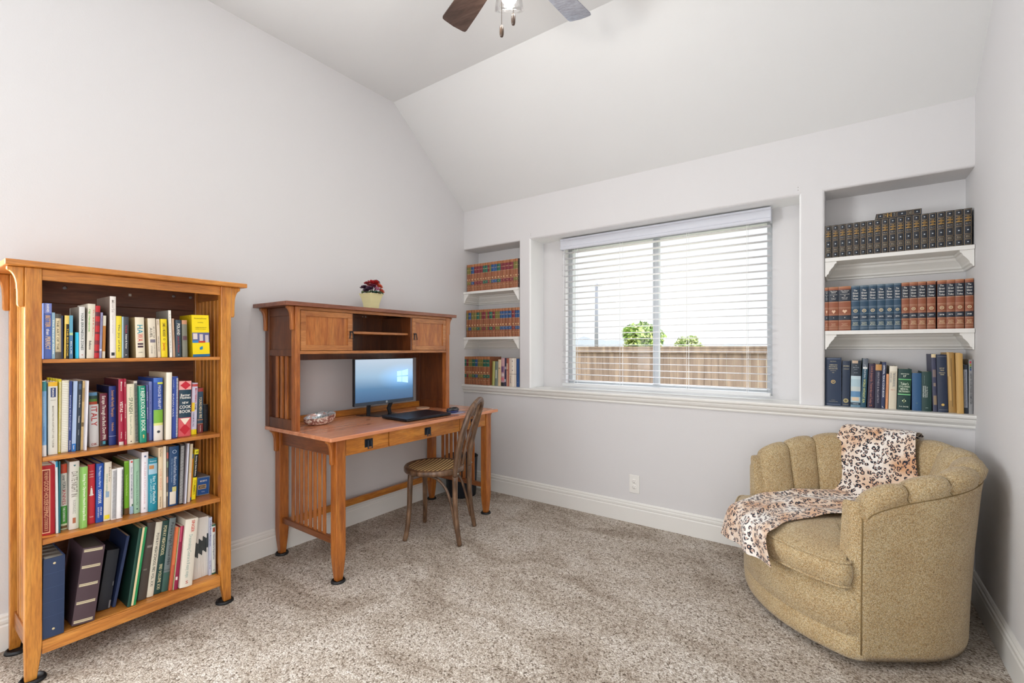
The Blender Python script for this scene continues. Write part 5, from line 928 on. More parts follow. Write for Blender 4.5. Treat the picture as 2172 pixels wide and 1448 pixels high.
('x', -2.662, 0.067, 0.34, 0.137, 0.291, 0.1231, 0.21, "leaning brown photo album with gold triple line bands on the bookcase's bottom shelf", '#4c3a42', [[0.02, 0.055, '#cfc4a4', 0.06, 0.9], [0.235, 0.27, '#cfc4a4', 0.06, 0.9], [0.47, 0.505, '#cfc4a4', 0.06, 0.9], [0.7, 0.735, '#cfc4a4', 0.06, 0.9], [0.94, 0.975, '#cfc4a4', 0.06, 0.9], [0.032, 0.037, '#6a5a58', 0.06, 0.9], [0.247, 0.252, '#6a5a58', 0.06, 0.9], [0.482, 0.487, '#6a5a58', 0.06, 0.9], [0.712, 0.717, '#6a5a58', 0.06, 0.9], [0.952, 0.957, '#6a5a58', 0.06, 0.9]], [], 'pages:#5e5a52;album'),
('x', -2.573, 0.04, 0.279, 0.137, 0.239, 0.1413, 0.172, "black album with scuffed white corner leaning right on the bookcase's bottom shelf", '#1d212b', [[0.55, 0.62, '#6a6a6e', 0.9, 1], [0.86, 0.99, '#7a7a7e', 0.85, 1]], [], 'album;pages:#22242a'),
('x', -2.526, 0.01, 0.286, 0.137, 0.286, 0.1765, 0.206, "slim navy hardback leaning between black album and green book on the bookcase's bottom shelf", '#27365c', [], [], ''),
('x', -2.49, 0.012, 0.334, 0.137, 0.319, 0.1371, 0.23, "dark green hardback leaning right, cream page edge showing on the bookcase's bottom shelf", '#0f4438', [], [], 'side:#072c24;pages:#d8c49a'),
('x', -2.477, 0.016, 0.335, 0.137, 0.318, 0.1344, 0.229, "bright green slim cover leaning on the dark green hardback on the bookcase's bottom shelf", '#249158', [[0, 1, '#dcc69c', 0, 0.42]], [], ''),
('x', -2.449, 0.03, 0.312, 0.137, 0.324, 0.1168, 0.233, "brown crinkled plastic covered album on the bookcase's bottom shelf", '#4a403a', [[0.3, 0.33, '#8a827a', 0.3, 0.9], [0.6, 0.62, '#7a726a', 0.2, 0.6]], [], ''),
('x', -2.417, 0.024, 0.31, 0.137, 0.317, 0.1162, 0.228, "cream yearbook reading 1982 VOL. XXI in black on the bookcase's bottom shelf", '#dcd6c4', [], [['v', 'POWAY HIGH SCHOOL 1982 VOL. XXI', 0.15, 0.86, '#39403c', 0.4, 0]], 'hc'),
('x', -2.39, 0.027, 0.305, 0.137, 0.314, 0.1085, 0.226, "dark green yearbook with cream 1983 VOLUME XXI letters on the bookcase's bottom shelf", '#143e3a', [], [['v', 'POWAY HIGH SCHOOL', 0.07, 0.48, '#d6d0a8', 0.45, 0], ['v', '1983 VOLUME XXI', 0.6, 0.94, '#d6d0a8', 0.4, 0]], 'hc'),
('x', -2.3624, 0.0244, 0.308, 0.137, 0.318, 0.1066, 0.229, "grey and green yearbook with handwritten 1980 on it on the bookcase's bottom shelf", '#6d7a7c', [[0.74, 1, '#345a52'], [0.7, 0.72, '#5a686a']], [['v', 'Poway High School 1980', 0.06, 0.64, '#2c3436', 0.4, 0]], 'hc'),
('x', -2.3374, 0.0104, 0.321, 0.137, 0.276, 0.1044, 0.199, "thin orange magazine beside the 1980 yearbook on the bookcase's bottom shelf", '#e0764a', [[0.6, 1, '#c85a44', 0.2, 1]], [], ''),
('x', -2.3264, 0.004, 0.326, 0.137, 0.273, 0.1022, 0.197, "thin olive and white magazine on the bookcase's bottom shelf", '#8a9254', [[0, 1, '#d8d0bc', 0.5, 1]], [], ''),
('x', -2.3218, 0.0138, 0.329, 0.137, 0.277, 0.1, 0.199, "magenta magazine with white cover lines on the bookcase's bottom shelf", '#8e1440', [[0.0, 0.25, '#c04468', 0.1, 0.5], [0.8, 0.85, '#e6dcd8', 0.1, 0.6]], [], ''),
('x', -2.305, 0.049, 0.342, 0.137, 0.302, 0.0892, 0.217, "thick white dressmaking binder with red and grey spine words on the bookcase's bottom shelf", '#e6e0d2', [], [['v', 'SINGER', 0.02, 0.2, '#cc4434', 0.24, 0.1], ['v', 'Dressmaking Course in 8 easy steps', 0.23, 0.86, '#9ab0a8', 0.26, 0], ['h', 'S', 0.93, 0.2, '#b8382c', 0.04]], 'deep'),
('x', -2.237, 0.006, 0.298, 0.137, 0.283, 0.038, 0.204, "thin white magazine with black block, first in its row on the bookcase's bottom shelf", '#dddad4', [[0.38, 0.62, '#2c3436']], [], 'mag'),
('x', -2.2304, 0.0054, 0.298, 0.137, 0.283, 0.038, 0.204, "thin white magazine with black block, second in its row on the bookcase's bottom shelf", '#dddad4', [[0.4, 0.64, '#2c3436']], [], 'mag'),
('x', -2.2244, 0.0054, 0.298, 0.137, 0.283, 0.038, 0.204, "thin white magazine with black block, third in its row on the bookcase's bottom shelf", '#dddad4', [[0.42, 0.6599999999999999, '#2c3436']], [], 'mag'),
('x', -2.2184, 0.0054, 0.298, 0.137, 0.283, 0.038, 0.204, "thin white magazine with black block, fourth in its row on the bookcase's bottom shelf", '#dddad4', [[0.35, 0.59, '#2c3436']], [], 'mag'),
('x', -2.2124, 0.0054, 0.297, 0.137, 0.282, 0.0369, 0.203, "thin white magazine with black block, fifth in its row on the bookcase's bottom shelf", '#dddad4', [[0.37000000000000005, 0.6100000000000001, '#2c3436']], [], 'mag'),
('x', -2.2064, 0.0054, 0.297, 0.137, 0.282, 0.0347, 0.203, "thin white magazine with black block, sixth in its row on the bookcase's bottom shelf", '#dddad4', [[0.39, 0.63, '#2c3436']], [], 'mag'),
('x', -2.2, 0.006, 0.297, 0.137, 0.281, 0.0312, 0.202, "thin white magazine with black block, seventh in its row on the bookcase's bottom shelf", '#dddad4', [[0.32, 0.56, '#2c3436']], [], 'mag'),
('x', -2.1934, 0.0054, 0.297, 0.137, 0.281, 0.029, 0.202, "thin white magazine with black block, eighth in its row on the bookcase's bottom shelf", '#dddad4', [[0.34, 0.5800000000000001, '#2c3436']], [], 'mag'),
('x', -2.1874, 0.0054, 0.296, 0.137, 0.28, 0.0269, 0.202, "thin white magazine with black block, ninth in its row on the bookcase's bottom shelf", '#dddad4', [[0.36, 0.6, '#2c3436']], [], 'mag'),
('x', -2.181, 0.006, 0.296, 0.137, 0.28, 0.0233, 0.202, "thin white magazine with black block, tenth in its row on the bookcase's bottom shelf", '#dddad4', [[0.29000000000000004, 0.53, '#2c3436']], [], 'mag'),
('x', -2.1744, 0.0104, 0.309, 0.137, 0.275, 0.0211, 0.198, "pale blue book with dark title at the magazines' right on the bookcase's bottom shelf", '#c6cfe6', [], [['v', 'Reading Manual Management', 0.05, 0.5, '#2a3a7c', 0.45, 0], ['v', 'Sam Wear', 0.75, 0.9, '#2a3a7c', 0.4, 0]], 'deep'),
('x', -2.162, 0.017, 0.309, 0.137, 0.237, 0.0127, 0.171, "white and green book at the right end on the bookcase's bottom shelf", '#d9e0dc', [[0, 0.03, '#2a6a50'], [0.06, 0.15, '#a04a30', 0.2, 0.8], [0.97, 1, '#1f5a44']], [['v', 'Home Remedies for Dogs and Cats', 0.2, 0.7, '#4a4470', 0.4, 0], ['h', '+', 0.92, 0.4, '#3a7a60', 0.04]], ''),
('y', 2.686, 0.074, 0.028, 0.897, 0.269, 0.0037, 0.17, "widest navy hardback with gold circular seal, leftmost on the right niche's ledge", '#23344e', [[0.02, 0.027, '#8a94a6', 0.08, 0.94], [0.965, 0.972, '#8a94a6', 0.08, 0.94]], [['h', 'NAUTICAL', 0.075, 0.38, '#c0b898', 0.012], ['h', 'AMERICAN', 0.15, 0.5, '#cfc6a4', 0.02], ['h', 'PRACTICAL', 0.19, 0.52, '#cfc6a4', 0.02], ['h', 'NAVIGATOR', 0.23, 0.54, '#cfc6a4', 0.02], ['h', 'BOWDITCH', 0.27, 0.34, '#c0b898', 0.012], ['h', '1962', 0.31, 0.12, '#c0b898', 0.014], ['s', 'seal', 0.5, 0.28, '#d8bc7c', 0.085], ['h', 'U. S. NAVY', 0.88, 0.24, '#c0b898', 0.01], ['h', 'HYDROGRAPHIC OFFICE', 0.91, 0.55, '#c0b898', 0.01]], 'hc'),
('y', 2.762, 0.035, 0.028, 0.897, 0.251, 0.012, 0.17, "navy hardback with gold starburst emblem at its foot on the right niche's ledge", '#26344a', [], [['h', 'MODERN', 0.11, 0.75, '#b8b090', 0.028], ['h', 'SEAMANSHIP', 0.175, 0.7, '#b8b090', 0.018], ['s', 'star', 0.87, 0.75, '#b5a878', 0.13], ['h', 'KNIGHT', 0.96, 0.7, '#b8b090', 0.014]], 'hc'),
('y', 2.801, 0.043, 0.028, 0.897, 0.254, 0.0118, 0.17, "dust jacket hardback showing pale sea and sky picture on the right niche's ledge", '#a9c3cd', [[0, 0.33, '#27333f'], [0, 0.06, '#c0a890', 0.1, 0.7], [0.33, 0.4, '#bfd4da'], [0.56, 0.66, '#c2ccca'], [0.66, 0.78, '#5d8bb2'], [0.79, 0.865, '#d8c4a8', 0.1, 0.85], [0.9, 0.955, '#1f3a4c'], [0.955, 1, '#6a8ca0']], [['h', 'THE', 0.11, 0.2, '#a0acb4', 0.014], ['h', 'SHIPS OF THE', 0.15, 0.6, '#a0acb4', 0.018], ['h', 'NAVY', 0.19, 0.3, '#a0acb4', 0.016], ['h', 'Samuel E.', 0.26, 0.4, '#a0acb4', 0.014], ['h', 'VIKING', 0.93, 0.6, '#c0ccd4', 0.02]], 'hc'),
('y', 2.8446, 0.0234, 0.028, 0.897, 0.265, 0.0415, 0.17, "teal book in torn jacket with yellow WITHOUT SUN title on the right niche's ledge", '#1f4c60', [[0, 0.18, '#5c6470'], [0.17, 0.21, '#e0e0dc', 0.1, 0.9]], [['v', 'J-Y COUSTEAU', 0.12, 0.4, '#c8d4d8', 0.3, 0], ['v', 'WORLD WITHOUT SUN', 0.42, 0.9, '#cdd68a', 0.42, 0]], 'up0'),
('y', 2.874, 0.028, 0.028, 0.897, 0.238, 0.0341, 0.17, "purple black hardback with copper script, leaning slightly on the right niche's ledge", '#362a40', [], [['v', 'Lois in Jeopardy, Yesterday and Today', 0.06, 0.9, '#a0685a', 0.35, 0], ['h', 'LB', 0.94, 0.4, '#b06a3a', 0.03]], 'hc'),
('y', 2.905, 0.026, 0.028, 0.897, 0.235, 0.0213, 0.169, "dark navy hardback with tan block on top of its spine on the right niche's ledge", '#2a2c42', [[0, 0.135, '#bd8c50']], [['v', 'GREATNESS & McCARTHY', 0.17, 0.88, '#9a96a0', 0.28, 0]], 'hc'),
('y', 2.932, 0.016, 0.028, 0.897, 0.248, 0.0242, 0.17, "slim navy cook book with white vertical capitals on the right niche's ledge", '#2b3658', [], [['v', 'OFFICIAL TEXAS COOK-BOOK', 0.06, 0.76, '#dfe2e8', 0.45, 0.0], ['h', 'L', 0.96, 0.4, '#f4f2ea', 0.03]], ''),
('y', 2.95, 0.01, 0.028, 0.897, 0.185, 0.027, 0.133, "short thin salmon coloured booklet on the right niche's ledge", '#dc9a6c', [], [['v', 'Poems Read Aloud', 0.3, 0.7, '#a05a3c', 0.3, 0]], ''),
('y', 2.963, 0.032, 0.028, 0.897, 0.227, 0.022, 0.163, "cream paperback with grey and red printing on the right niche's ledge", '#d6cdb8', [[0.0, 0.12, '#e2dccb']], [['v', "GARDENER'S GUIDE", 0.15, 0.38, '#7c8084', 0.3, -0.25], ['v', 'THE RUSSIAN NOVEL', 0.15, 0.48, '#6c7478', 0.3, 0.1], ['h', 'DELTA', 0.55, 0.5, '#c05a4a', 0.02]], ''),
('y', 2.998, 0.053, 0.028, 0.897, 0.213, 0.0282, 0.153, "wide dark green dictionary with two bright green lines on the right niche's ledge", '#173a38', [[0.245, 0.265, '#6fcf7a', 0.02, 0.98], [0.615, 0.635, '#8fe09a', 0.02, 0.98], [0.27, 0.61, '#1b4a33', 0.02, 0.98]], [['h', 'EDITION', 0.12, 0.6, '#d8e0d0', 0.025], ['h', '17', 0.175, 0.22, '#d8e0d0', 0.045], ['h', "Taber's", 0.36, 0.6, '#dce8d4', 0.06], ['h', 'CYCLOPEDIC', 0.43, 0.82, '#dce8d4', 0.04], ['h', 'MEDICAL', 0.49, 0.6, '#dce8d4', 0.04], ['h', 'DICTIONARY', 0.55, 0.8, '#dce8d4', 0.04], ['s', 'fleur', 0.78, 0.32, '#d8eac0', 0.11], ['h', 'F.A. DAVIS', 0.92, 0.7, '#d8e0d0', 0.028]], 'hc'),
('y', 3.058, 0.037, 0.028, 0.897, 0.194, 0.0059, 0.14, "plain medium blue hardback beside the green dictionary on the right niche's ledge", '#2a5680', [], [['s', 'dot', 0.8, 0.2, '#4a6c80', 0.05]], 'hc'),
('y', 3.096, 0.038, 0.028, 0.897, 0.202, 0.0008, 0.145, "dark green hardback with sideways white title on the right niche's ledge", '#1c3c38', [], [['v', 'Basic Laboratory', 0.1, 0.32, '#9ab0a8', 0.1, -0.2], ['v', 'Structural Analysis', 0.36, 0.65, '#dfe6e0', 0.14, -0.32], ['v', 'Statistical Pattern Search', 0.36, 0.65, '#dfe6e0', 0.14, -0.14], ['v', 'for the Sciences', 0.38, 0.65, '#dfe6e0', 0.12, 0.04], ['h', 'John', 0.91, 0.25, '#b0c4bc', 0.02]], 'hc'),
('y', 3.139, 0.017, 0.028, 0.897, 0.292, -0.024, 0.17, "tattered navy spine with worn patches and loose grey cover on the right niche's ledge", '#3d4058', [[0, 0.06, '#d8c49c'], [0.27, 0.4, '#7a6a68', 0.2, 0.9], [0.5, 0.56, '#8a7a70', 0.3, 0.8], [0.72, 0.88, '#8f7c62', 0.2, 0.9]], [], 'hc'),
('y', 3.157, 0.038, 0.024, 0.897, 0.289, -0.0208, 0.174, "large navy hardback with gold lettering behind the tattered books on the right niche's ledge", '#222e46', [[0.03, 0.035, '#8a8a90', 0.1, 1], [0.955, 0.96, '#8a8a90', 0.1, 1]], [['h', 'LIGHT LIST', 0.235, 0.5, '#cfc29a', 0.018], ['h', 'TABLES', 0.27, 0.4, '#cfc29a', 0.018], ['h', 'INTERNATIONAL', 0.315, 0.6, '#cfc29a', 0.018], ['h', 'TIDES', 0.345, 0.4, '#cfc29a', 0.018], ['s', 'dot', 0.87, 0.32, '#d2b060', 0.065]], 'hc'),
('y', 3.197, 0.028, 0.028, 0.897, 0.302, -0.0265, 0.17, "tattered brown book with split bare spine on the right niche's ledge", '#a5824a', [[0.1, 0.9, '#7c6238', 0.5, 0.6], [0.0, 0.4, '#bc9a60', 0.0, 0.3], [0.4, 0.8, '#c09c5c', 0.2, 0.45]], [], 'ragged'),
('y', 3.2256, 0.0244, 0.011, 0.897, 0.3, -0.0167, 0.187, "tan book with spine torn away, right of the split brown one on right niche's ledge", '#c69e5c', [[0, 0.95, '#a98446', 0.1, 0.16]], [], 'ragged'),
('y', 3.253, 0.016, 0.028, 0.897, 0.241, -0.0124, 0.17, "dark book with long pale grey spine label on the right niche's ledge", '#2e3642', [[0.1, 0.88, '#9aa0ac', 0.05, 0.8]], [['v', 'Writing and Thinking University Physics', 0.14, 0.85, '#5c6270', 0.3, -0.05]], ''),
('y', 3.27, 0.0145, 0.028, 0.897, 0.266, 0.0, 0.17, "grey book with four small coloured squares near its top on the right niche's ledge", '#8f9092', [[0.03, 0.07, '#b03040', 0.15, 0.6], [0.08, 0.12, '#8a8a30', 0.2, 0.6], [0.13, 0.16, '#2c6a50', 0.2, 0.6], [0.165, 0.2, '#2c4a80', 0.2, 0.6]], [['v', 'HOW TO USE YOUR COMPUTER', 0.26, 0.82, '#4a4c50', 0.45, 0]], ''),
('y', 0.295, 0.029, 0.028, 0.897, 0.209, 0.0371, 0.15, "short olive green book on the left niche's ledge", '#9a9850', [[0, 1, '#b0b070', 0.5, 0.9]], [], ''),
('y', 0.327, 0.034, 0.028, 0.897, 0.208, 0.0227, 0.15, "grey green book with pale oval on its spine on the left niche's ledge", '#6f7a72', [[0.35, 0.7, '#b8bcae', 0.2, 0.7]], [], ''),
('y', 0.362, 0.03, 0.028, 0.897, 0.224, 0.0179, 0.161, "tattered cream book with dark dot on the left niche's ledge", '#d6bc94', [[0, 0.3, '#dcc8a4']], [['s', 'dot', 0.33, 0.3, '#2a2a30', 0.05]], ''),
('y', 0.394, 0.037, 0.028, 0.897, 0.238, 0.0126, 0.17, "pink and purple flower patterned book on the left niche's ledge", '#b08a92', [[0, 0.28, '#c0989c'], [0.3, 0.5, '#6a4a72', 0.1, 0.8], [0.55, 0.65, '#d0c0c0', 0.2, 0.9], [0.7, 0.8, '#c8707c', 0.1, 0.9], [0.87, 1, '#2c2a30']], [], ''),
('y', 0.432, 0.019, 0.028, 0.897, 0.238, 0.0084, 0.17, "dark flower patterned book on the left niche's ledge", '#33304a', [[0.3, 0.4, '#b0a8b8', 0.2, 0.8], [0.75, 0.85, '#c8c8d0', 0.1, 0.7]], [], ''),
('y', 0.452, 0.026, 0.028, 0.897, 0.237, 0.0042, 0.17, "brick red book with tan paper strip on the left niche's ledge", '#a05a48', [[0.18, 0.4, '#d8bca4', 0.0, 0.6], [0.44, 1, '#cfa088', 0.1, 0.6]], [], ''),
('y', 0.48, 0.074, 0.028, 0.897, 0.239, 0.0026, 0.17, "cream twin binder with black dots on the left niche's ledge", '#dccfc0', [[0, 1, '#f0e8dc', 0.53, 0.7], [0.555, 0.57, '#8a8078'], [0, 1, '#dba890', 0, 0.05]], [['s', 'dot', 0.105, 0.12, '#2e2e30', 0.035], ['s', 'dot', 0.285, 0.12, '#8a8680', 0.035], ['s', 'dot', 0.43, 0.12, '#2e2e30', 0.035], ['v', 'Casual', 0.62, 0.88, '#5a4c44', 0.16, -0.24]], ''),
('y', 0.5546, 0.0304, 0.028, 0.897, 0.235, 0.0, 0.169, "royal blue book against the niche's right side on the left niche's ledge", '#1e4478', [[0, 1, '#285490', 0.3, 0.6]], [['s', 'dot', 0.85, 0.25, '#8fb0d8', 0.02]], ''),
]
SETS = {'L1': [[0.026, 0.049, 'O'], [0.05, 0.071, 'O'], [0.073, 0.108, 'B'], [0.1085, 0.14, 'M'], [0.141, 0.173, 'M'], [0.174, 0.207, 'M'], [0.2075, 0.228, 'G'], [0.229, 0.261, 'G'], [0.2615, 0.282, 'M'], [0.2825, 0.299, 'O'], [0.3, 0.336, 'B'], [0.337, 0.362, 'B'], [0.363, 0.402, 'G'], [0.403, 0.421, 'M'], [0.422, 0.456, 'M'], [0.457, 0.491, 'M'], [0.492, 0.535, 'M'], [0.536, 0.55, 'O'], [0.551, 0.581, 'O'], [0.582, 0.593, 'K']], 'L2': [[0.019, 0.041, 'O'], [0.043, 0.075, 'B'], [0.077, 0.105, 'O'], [0.107, 0.135, 'O'], [0.137, 0.169, 'G'], [0.171, 0.193, 'O'], [0.194, 0.212, 'M'], [0.213, 0.239, 'M'], [0.24, 0.259, 'O'], [0.26, 0.279, 'M'], [0.28, 0.314, 'G'], [0.315, 0.342, 'M'], [0.344, 0.371, 'O'], [0.372, 0.393, 'O'], [0.395, 0.416, 'B'], [0.417, 0.446, 'B'], [0.448, 0.48, 'B'], [0.482, 0.517, 'B'], [0.521, 0.551, 'M'], [0.553, 0.574, 'B'], [0.575, 0.598, 'B']], 'L3': [[-0.018, 0.017, 'G'], [0.018, 0.04, 'M'], [0.0405, 0.06, 'O'], [0.0605, 0.082, 'O'], [0.0825, 0.118, 'G'], [0.119, 0.147, 'B'], [0.148, 0.178, 'O'], [0.179, 0.208, 'O'], [0.209, 0.244, 'G'], [0.245, 0.282, 'G']], 'R1': [[2.685, 2.716], [2.718, 2.748], [2.75, 2.78], [2.781, 2.811], [2.812, 2.841], [2.842, 2.87], [2.871, 2.901], [2.9015, 2.932], [2.933, 2.963], [2.964, 2.995], [2.9955000000000003, 3.026], [3.027, 3.057], [3.058, 3.088], [3.089, 3.119], [3.12, 3.15], [3.151, 3.182], [3.183, 3.214], [3.215, 3.247], [3.248, 3.279]], 'R2': [[2.684, 2.702, 'b'], [2.703, 2.747, 'b'], [2.748, 2.802, 'b'], [2.804, 2.841, 'n'], [2.842, 2.878, 'n'], [2.879, 2.914, 'n'], [2.915, 2.949, 'n'], [2.9495, 2.983, 'n'], [2.984, 3.013, 'n'], [3.015, 3.045, 'b'], [3.046, 3.078, 'b'], [3.079, 3.111, 'b'], [3.114, 3.147, 'b'], [3.153, 3.186, 'b'], [3.187, 3.218, 'b'], [3.219, 3.251, 'b'], [3.254, 3.287, 'b']]}
# ---------- books ----------
PAGE = '#ddd4bf'
def book(ax, p0, W, front, zs, H, lean, D, label, c, bands=(), texts=(), flags='', group=None, kind='book', cat='book', top=False):
    fl = dict((k.split(':')+[''])[:2] for k in flags.split(';') if k)
    if ax == 'x': lean -= .008
    if abs(lean) < .006: lean = 0
    piv = W if lean > 0 else 0
    if ax == 'x': loc = (front, p0+piv, zs+.0004); rz = pi/2
    else: loc = (p0+piv, front, zs+.0004); rz = 0
    rt = thing(kind, label, cat, loc, group, (0, lean, rz) if not top else (0, -pi/2, 0))
    hc = 'hc' in fl or W > .022 and 'box' not in fl
    bul = 0 if ('box' in fl or W < .012) else min(.0045, W*.13)
    if 'album' in fl: bul = .002
    t_ = .0024 if hc else .0007
    if W < .008: t_ = .0005
    ov = .0028 if hc else .0006
    def sp(u, e=0): return -(bul*4*u*(1-u))-e
    def X(u): return u*W-piv
    b = B(); n = 8 if bul else 1
    rg = random.Random(int(p0*1e4)+int(zs*977))
    if 'box' in fl:
        b.box(-piv, W-piv, 0, D, 0, H)
        for f in b.bm.faces: f.material_index = 0 if abs(f.calc_center_median().y) < 1e-5 or 'side' not in fl else 1
    else:
        outer = [(X(0), D)]+[(X(i/n), sp(i/n)) for i in range(n+1)]+[(X(1), D)]
        inner = [(X(1)-t_, D), (X(1)-t_, t_*1.3), (X(0)+t_, t_*1.3), (X(0)+t_, D)]
        poly = outer+inner; m = len(poly); rag = .007 if 'ragged' in fl else 0
        A = [b.bm.verts.new((x, y, 0)) for x, y in poly]; T_ = [b.bm.verts.new((x, y, H-rg.uniform(0, rag))) for x, y in poly]
        for i in range(m):
            b.mi = 0 if 1 <= i <= n else 1
            b._f([A[i], A[(i+1) % m], T_[(i+1) % m], T_[i]])
        b.mi = 1; b._f(A[::-1]); b._f(T_)
    ms = [mat(c, .55), mat(fl.get('side') or c, .55)]
    for i, bd in enumerate(bands):
        u0, u1, cc = bd[:3]; a0, a1 = (bd[3], bd[4]) if len(bd) > 3 else (0, 1)
        b.mi = len(ms); ms.append(mat(cc, .5)); e = .00015*(i+1); k = 6 if bul else 1
        for j in range(k):
            ua, ub = a0+(a1-a0)*j/k, a0+(a1-a0)*(j+1)/k
            b.quad((X(ua), sp(ua, e), H*(1-u1)), (X(ub), sp(ub, e), H*(1-u1)), (X(ub), sp(ub, e), H*(1-u0)), (X(ua), sp(ua, e), H*(1-u0)))
    def finish(b, name, m_, par=rt):
        me = bpy.data.meshes.new(name); b.bm.to_mesh(me); b.bm.free()
        for q in (m_ if isinstance(m_, list) else [m_]): me.materials.append(q)
        o = bpy.data.objects.new(name, me); col.objects.link(o); o.parent = par; return o
    if 'box' in fl: bmesh.ops.recalc_face_normals(b.bm, faces=[f for f in b.bm.faces])
    cv = finish(b, 'carton' if 'box' in fl else 'cover', ms)
    if 'box' not in fl and W > .0035:
        b = B(); b.box(X(0)+t_, X(1)-t_, t_*1.4, D-ov, ov, H-(ov if 'album' not in fl else .006)-(.008 if 'ragged' in fl else 0)); finish(b, 'pages', mat(fl.get('pages') or PAGE, .9))
    e0 = bul+.0004+.00015*len(bands)
    if texts:
        b = B(); ms = []
        for tx in texts:
            if tx[0] == 'v':
                _, s, u0, u1, cc, hf, off = tx; w_ = (u1-u0)*H; h_ = min(hf, .8)*W; xc = W*(.5+off)-piv
                L_, tw = layout(s)
                h_ = min(h_, w_/tw*CAP*2.0)
                ms.append(mat(cc, .5)); b.mi = len(ms)-1
                ee = e0 if abs(off) < .2 else e0-bul*.3
                put_text(b, s, lambda u, v, x0=xc-h_/2, zt=H*(1-u0), ee=ee: (x0+v, -ee, zt-u), w_, h_)
            elif tx[0] == 'h':
                _, s, uc, wf, cc, hf = tx; w_ = wf*W; h_ = hf*H; L_, tw = layout(s); h_ = min(h_, w_/tw*CAP*2.2)
                ms.append(mat(cc, .5)); b.mi = len(ms)-1
                put_text(b, s, lambda u, v, x0=W*.5-piv-w_/2, z0=H*(1-uc)-h_/2: (x0+u, -e0, z0+v), w_, h_)
            else:
                _, k, uc, wf, cc, hf = tx; cx = W/2-piv; cz = H*(1-uc); a = wf*W/2; d = hf*H/2
                ms.append(mat(cc, .5)); b.mi = len(ms)-1
                def el(rx, rz, x=cx, z=cz, e=e0, n=20, skip=None): b.quad(*[(x+rx*cos(2*pi*i/n), -e, z+rz*sin(2*pi*i/n)) for i in range(n)][::1])
                if k in ('dot', 'stud'):
                    r = min(a, d); el(r, r)
                    if k == 'stud': b.rings([[(cx+r*q*cos(2*pi*i/14), -e0-h2, cz+r*q*sin(2*pi*i/14)) for i in range(14)] for q, h2 in ((1, .0005), (.95, .0015), (.5, .0025), (.05, .003))], capa=False)
                elif k in ('o', 'seal', 'drop', 'star', 'fleur', 'heart', 'cup', 'foot', 'sq'):
                    if k == 'o' or k == 'seal':
                        r = min(a, d); N = 24
                        for i in range(N):
                            p, q = 2*pi*i/N, 2*pi*(i+1)/N; b.quad(*[(cx+r*f_*cos(t), -e0, cz+r*f_*sin(t)) for f_, t in ((.72, p), (1, p), (1, q), (.72, q))])
                        if k == 'seal':
                            for i in range(5): b.quad((cx-r*.45+r*.18*i, -e0, cz-r*.3), (cx-r*.36+r*.18*i, -e0, cz-r*.3), (cx-r*.3+r*.15*i, -e0, cz+r*.4), (cx-r*.4+r*.15*i, -e0, cz+r*.4))
                    elif k == 'star':
                        r = min(a, d); N = 12
                        b.quad(*[(cx+r*(1 if i % 2 else .8)*cos(pi*i/N), -e0, cz+r*(1 if i % 2 else .8)*sin(pi*i/N)) for i in range(2*N)])
                        ms.append(mat('#6d6648', .5)); b.mi = len(ms)-1; el(r*.5, r*.5, e=e0+.0002)
                    elif k == 'drop': b.quad((cx-a, -e0, cz-d), (cx+a*.6, -e0, cz-d), (cx+a, -e0, cz-d*.6), (cx+a, -e0, cz+d), (cx, -e0, cz+d*.8), (cx-a, -e0, cz+d*.2))
                    elif k == 'fleur':
                        el(a*.45, d*.75); el(a*.4, d*.3, x=cx-a*.55); el(a*.4, d*.3, x=cx+a*.55); el(a*.2, d)
                    elif k == 'heart': b.quad((cx, -e0, cz-d), (cx+a, -e0, cz+d*.3), (cx+a*.5, -e0, cz+d), (cx, -e0, cz+d*.55), (cx-a*.5, -e0, cz+d), (cx-a, -e0, cz+d*.3))
                    elif k == 'cup':
                        el(a, d*.16, z=cz-d*.72); b.quad((cx-a*.6, -e0-.0001, cz-d*.7), (cx+a*.6, -e0-.0001, cz-d*.7), (cx+a*.5, -e0-.0001, cz+d*.1), (cx+a*.25, -e0-.0001, cz+d*.6), (cx-a*.3, -e0-.0001, cz+d*.65), (cx-a*.45, -e0-.0001, cz+d*.1)); el(a*.22, a*.22, z=cz+d*.85)
                    elif k == 'foot': el(a*.6, d*.5, z=cz-d*.4); el(a*.85, d*.5, z=cz+d*.4)
                    else:
                        b.quad((cx-a, -e0, cz-d), (cx+a, -e0, cz-d), (cx+a, -e0, cz+d), (cx-a, -e0, cz+d))
                elif k == 'dia': b.quad((cx-a, -e0+.0002, cz), (cx, -e0+.0002, cz-d), (cx+a, -e0+.0002, cz), (cx, -e0+.0002, cz+d))
                elif k == 'tri': b.quad((cx-a, -e0+.0001, cz+d), (cx, -e0+.0001, cz-d), (cx+a, -e0+.0001, cz+d))
        finish(b, 'title', ms)
    for k in ('spiral', 'comb', 'wire'):
        if k in fl:
            b = B(); pitch = .0052 if k != 'comb' else .0068; n_ = int((H-.01)/pitch)
            for i in range(n_):
                z = .006+i*pitch; a0, a1 = ((.12, .96), (.04, .98), (.72, 1.08))[('spiral', 'comb', 'wire').index(k)]
                q = [(X(a0), -bul-.0005), (X(a0+(a1-a0)*.2), -bul-.003), (X(a0+(a1-a0)*.8), -bul-.003), (X(min(a1, 1.0)), -bul-.0005)]
                b.rings([[(x, y, z+.0006*(x+piv)/W) for x, y in q], [(x, y, z+pitch*(.5 if k != 'comb' else .62)+.0006*(x+piv)/W) for x, y in q]], close=True, smooth=False)
            finish(b, 'coil_binding', mat(fl[k], .35))
    return rt
